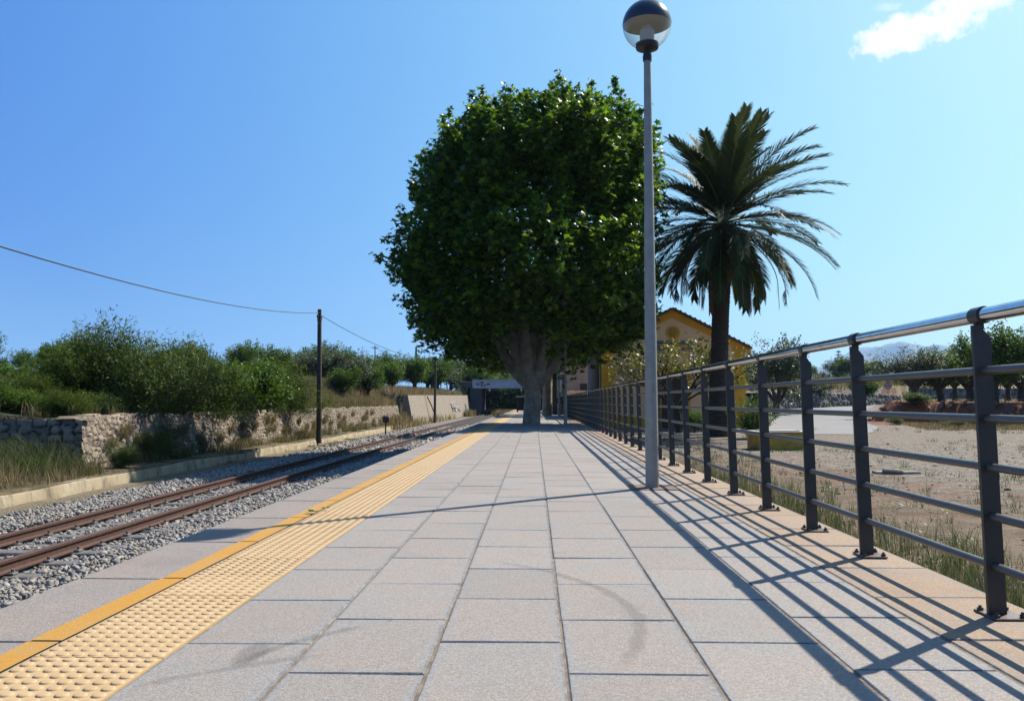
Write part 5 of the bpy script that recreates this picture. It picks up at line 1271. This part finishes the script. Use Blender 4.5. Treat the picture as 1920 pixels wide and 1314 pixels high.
# grass and scrub below the bridge
X, Y = scatter(2600, -11, -1, 100, 121, lambda x, y: np.where((x > -7.4) & (x < -4.7) & (y < 113), 0, 1)); X, Y = clump(X, Y, 4, .2)
V, Fc, r = blades(np.stack([X, Y, 0*X-1.0], 1), rng.uniform(.3, 1.0, len(X)), .08, .6, rnd=.2+.8*rng.random(len(X))); tag(mk('bridge_scrub', V, Fc, M['drygrass'], rnd=r), 'dry scrub growing under and behind the bridge', 'scrub', kind='stuff')
# fallen leaves
def fallen(x, y, s, label):
    T, Fq = leaf_tpl('lobed'); a_ = random.uniform(0, 6.28); V = [(s*(p[0]*math.cos(a_)-p[1]*math.sin(a_)), s*(p[0]*math.sin(a_)+p[1]*math.cos(a_)), .010+abs(p[2])*s*.8+random.uniform(0, .012)) for p in T]
    o = mk('fallen_leaf', V, [tuple(f) for f in Fq], M['leaf_almond'], rnd=[.5]*len(V), loc=(x, y, .004)); tag(o, label, 'leaf', 'fallen leaves on the platform')
fallen(-1.50, 5.78, .11, 'green fallen leaf on the yellow line'); fallen(-.55, 17.6, .13, 'fallen leaf on the paving short of the big shadow')
fallen(.28, 18.9, .10, 'fallen leaf on the paving before the plane tree'); fallen(-1.46, 5.95, .07, 'smaller green leaf bit beside the leaf on the yellow line')

# ------------------------------------------------------------------ mountains
nx, ny = 260, 60
U = np.linspace(-3500, 7500, nx); W = np.linspace(0, 1, ny); UU, WW = np.meshgrid(U, W)
prof_px = [(1380, 742), (1440, 715), (1490, 694), (1530, 684), (1570, 672), (1600, 664), (1630, 650), (1660, 643), (1690, 646), (1710, 662), (1740, 652), (1780, 656), (1830, 670), (1900, 676), (2050, 690), (2400, 730)]
YM = 5600; px_x = [P(a_, 700, YM).x for a_, b_ in prof_px]; px_z = [P(a_, b_, YM).z for a_, b_ in prof_px]
ridge = np.interp(UU, px_x, px_z, left=12, right=30)
shape = np.sin(np.clip(WW, 0, 1)*np.pi)**1.1
Zm = ridge*shape+(fbm(UU/260, WW*6, 0, 5)*90+fbm(UU/60, WW*20, 0, 4)*24)*shape*np.clip(ridge/300, 0, 1)-5
Vm = np.stack([UU, 4700+WW*1800, Zm], -1)
I = np.arange(nx*ny).reshape(ny, nx); Fc = np.stack([I[:-1, :-1], I[:-1, 1:], I[1:, 1:], I[1:, :-1]], -1).reshape(-1, 4)
tag(mk('mountains', Vm.reshape(-1, 3), Fc, M['mount']), kind='structure')

# ------------------------------------------------------------------ haze
HAZE = 0.00011
if HAZE:
    a = MB(); a.box(-7000, 8500, -400, 9500, -3, 470)
    hz_ = bpy.data.materials.new('haze'); hz_.use_nodes = True; nt = hz_.node_tree; nt.nodes.clear()
    v = nt.nodes.new('ShaderNodeVolumePrincipled'); v.inputs['Density'].default_value = HAZE; v.inputs['Color'].default_value = (.36, .64, 1, 1); v.inputs['Anisotropy'].default_value = .2
    o_ = nt.nodes.new('ShaderNodeOutputMaterial'); nt.links.new(v.outputs[0], o_.inputs['Volume'])
    tag(a.build('haze', hz_), 'thin blue air in front of the mountains', 'haze', kind='stuff')
for k, (o, _) in PROTO.items():
    pass
print('objects', len(bpy.data.objects), 'faces', sum(len(m.polygons) for m in bpy.data.meshes))
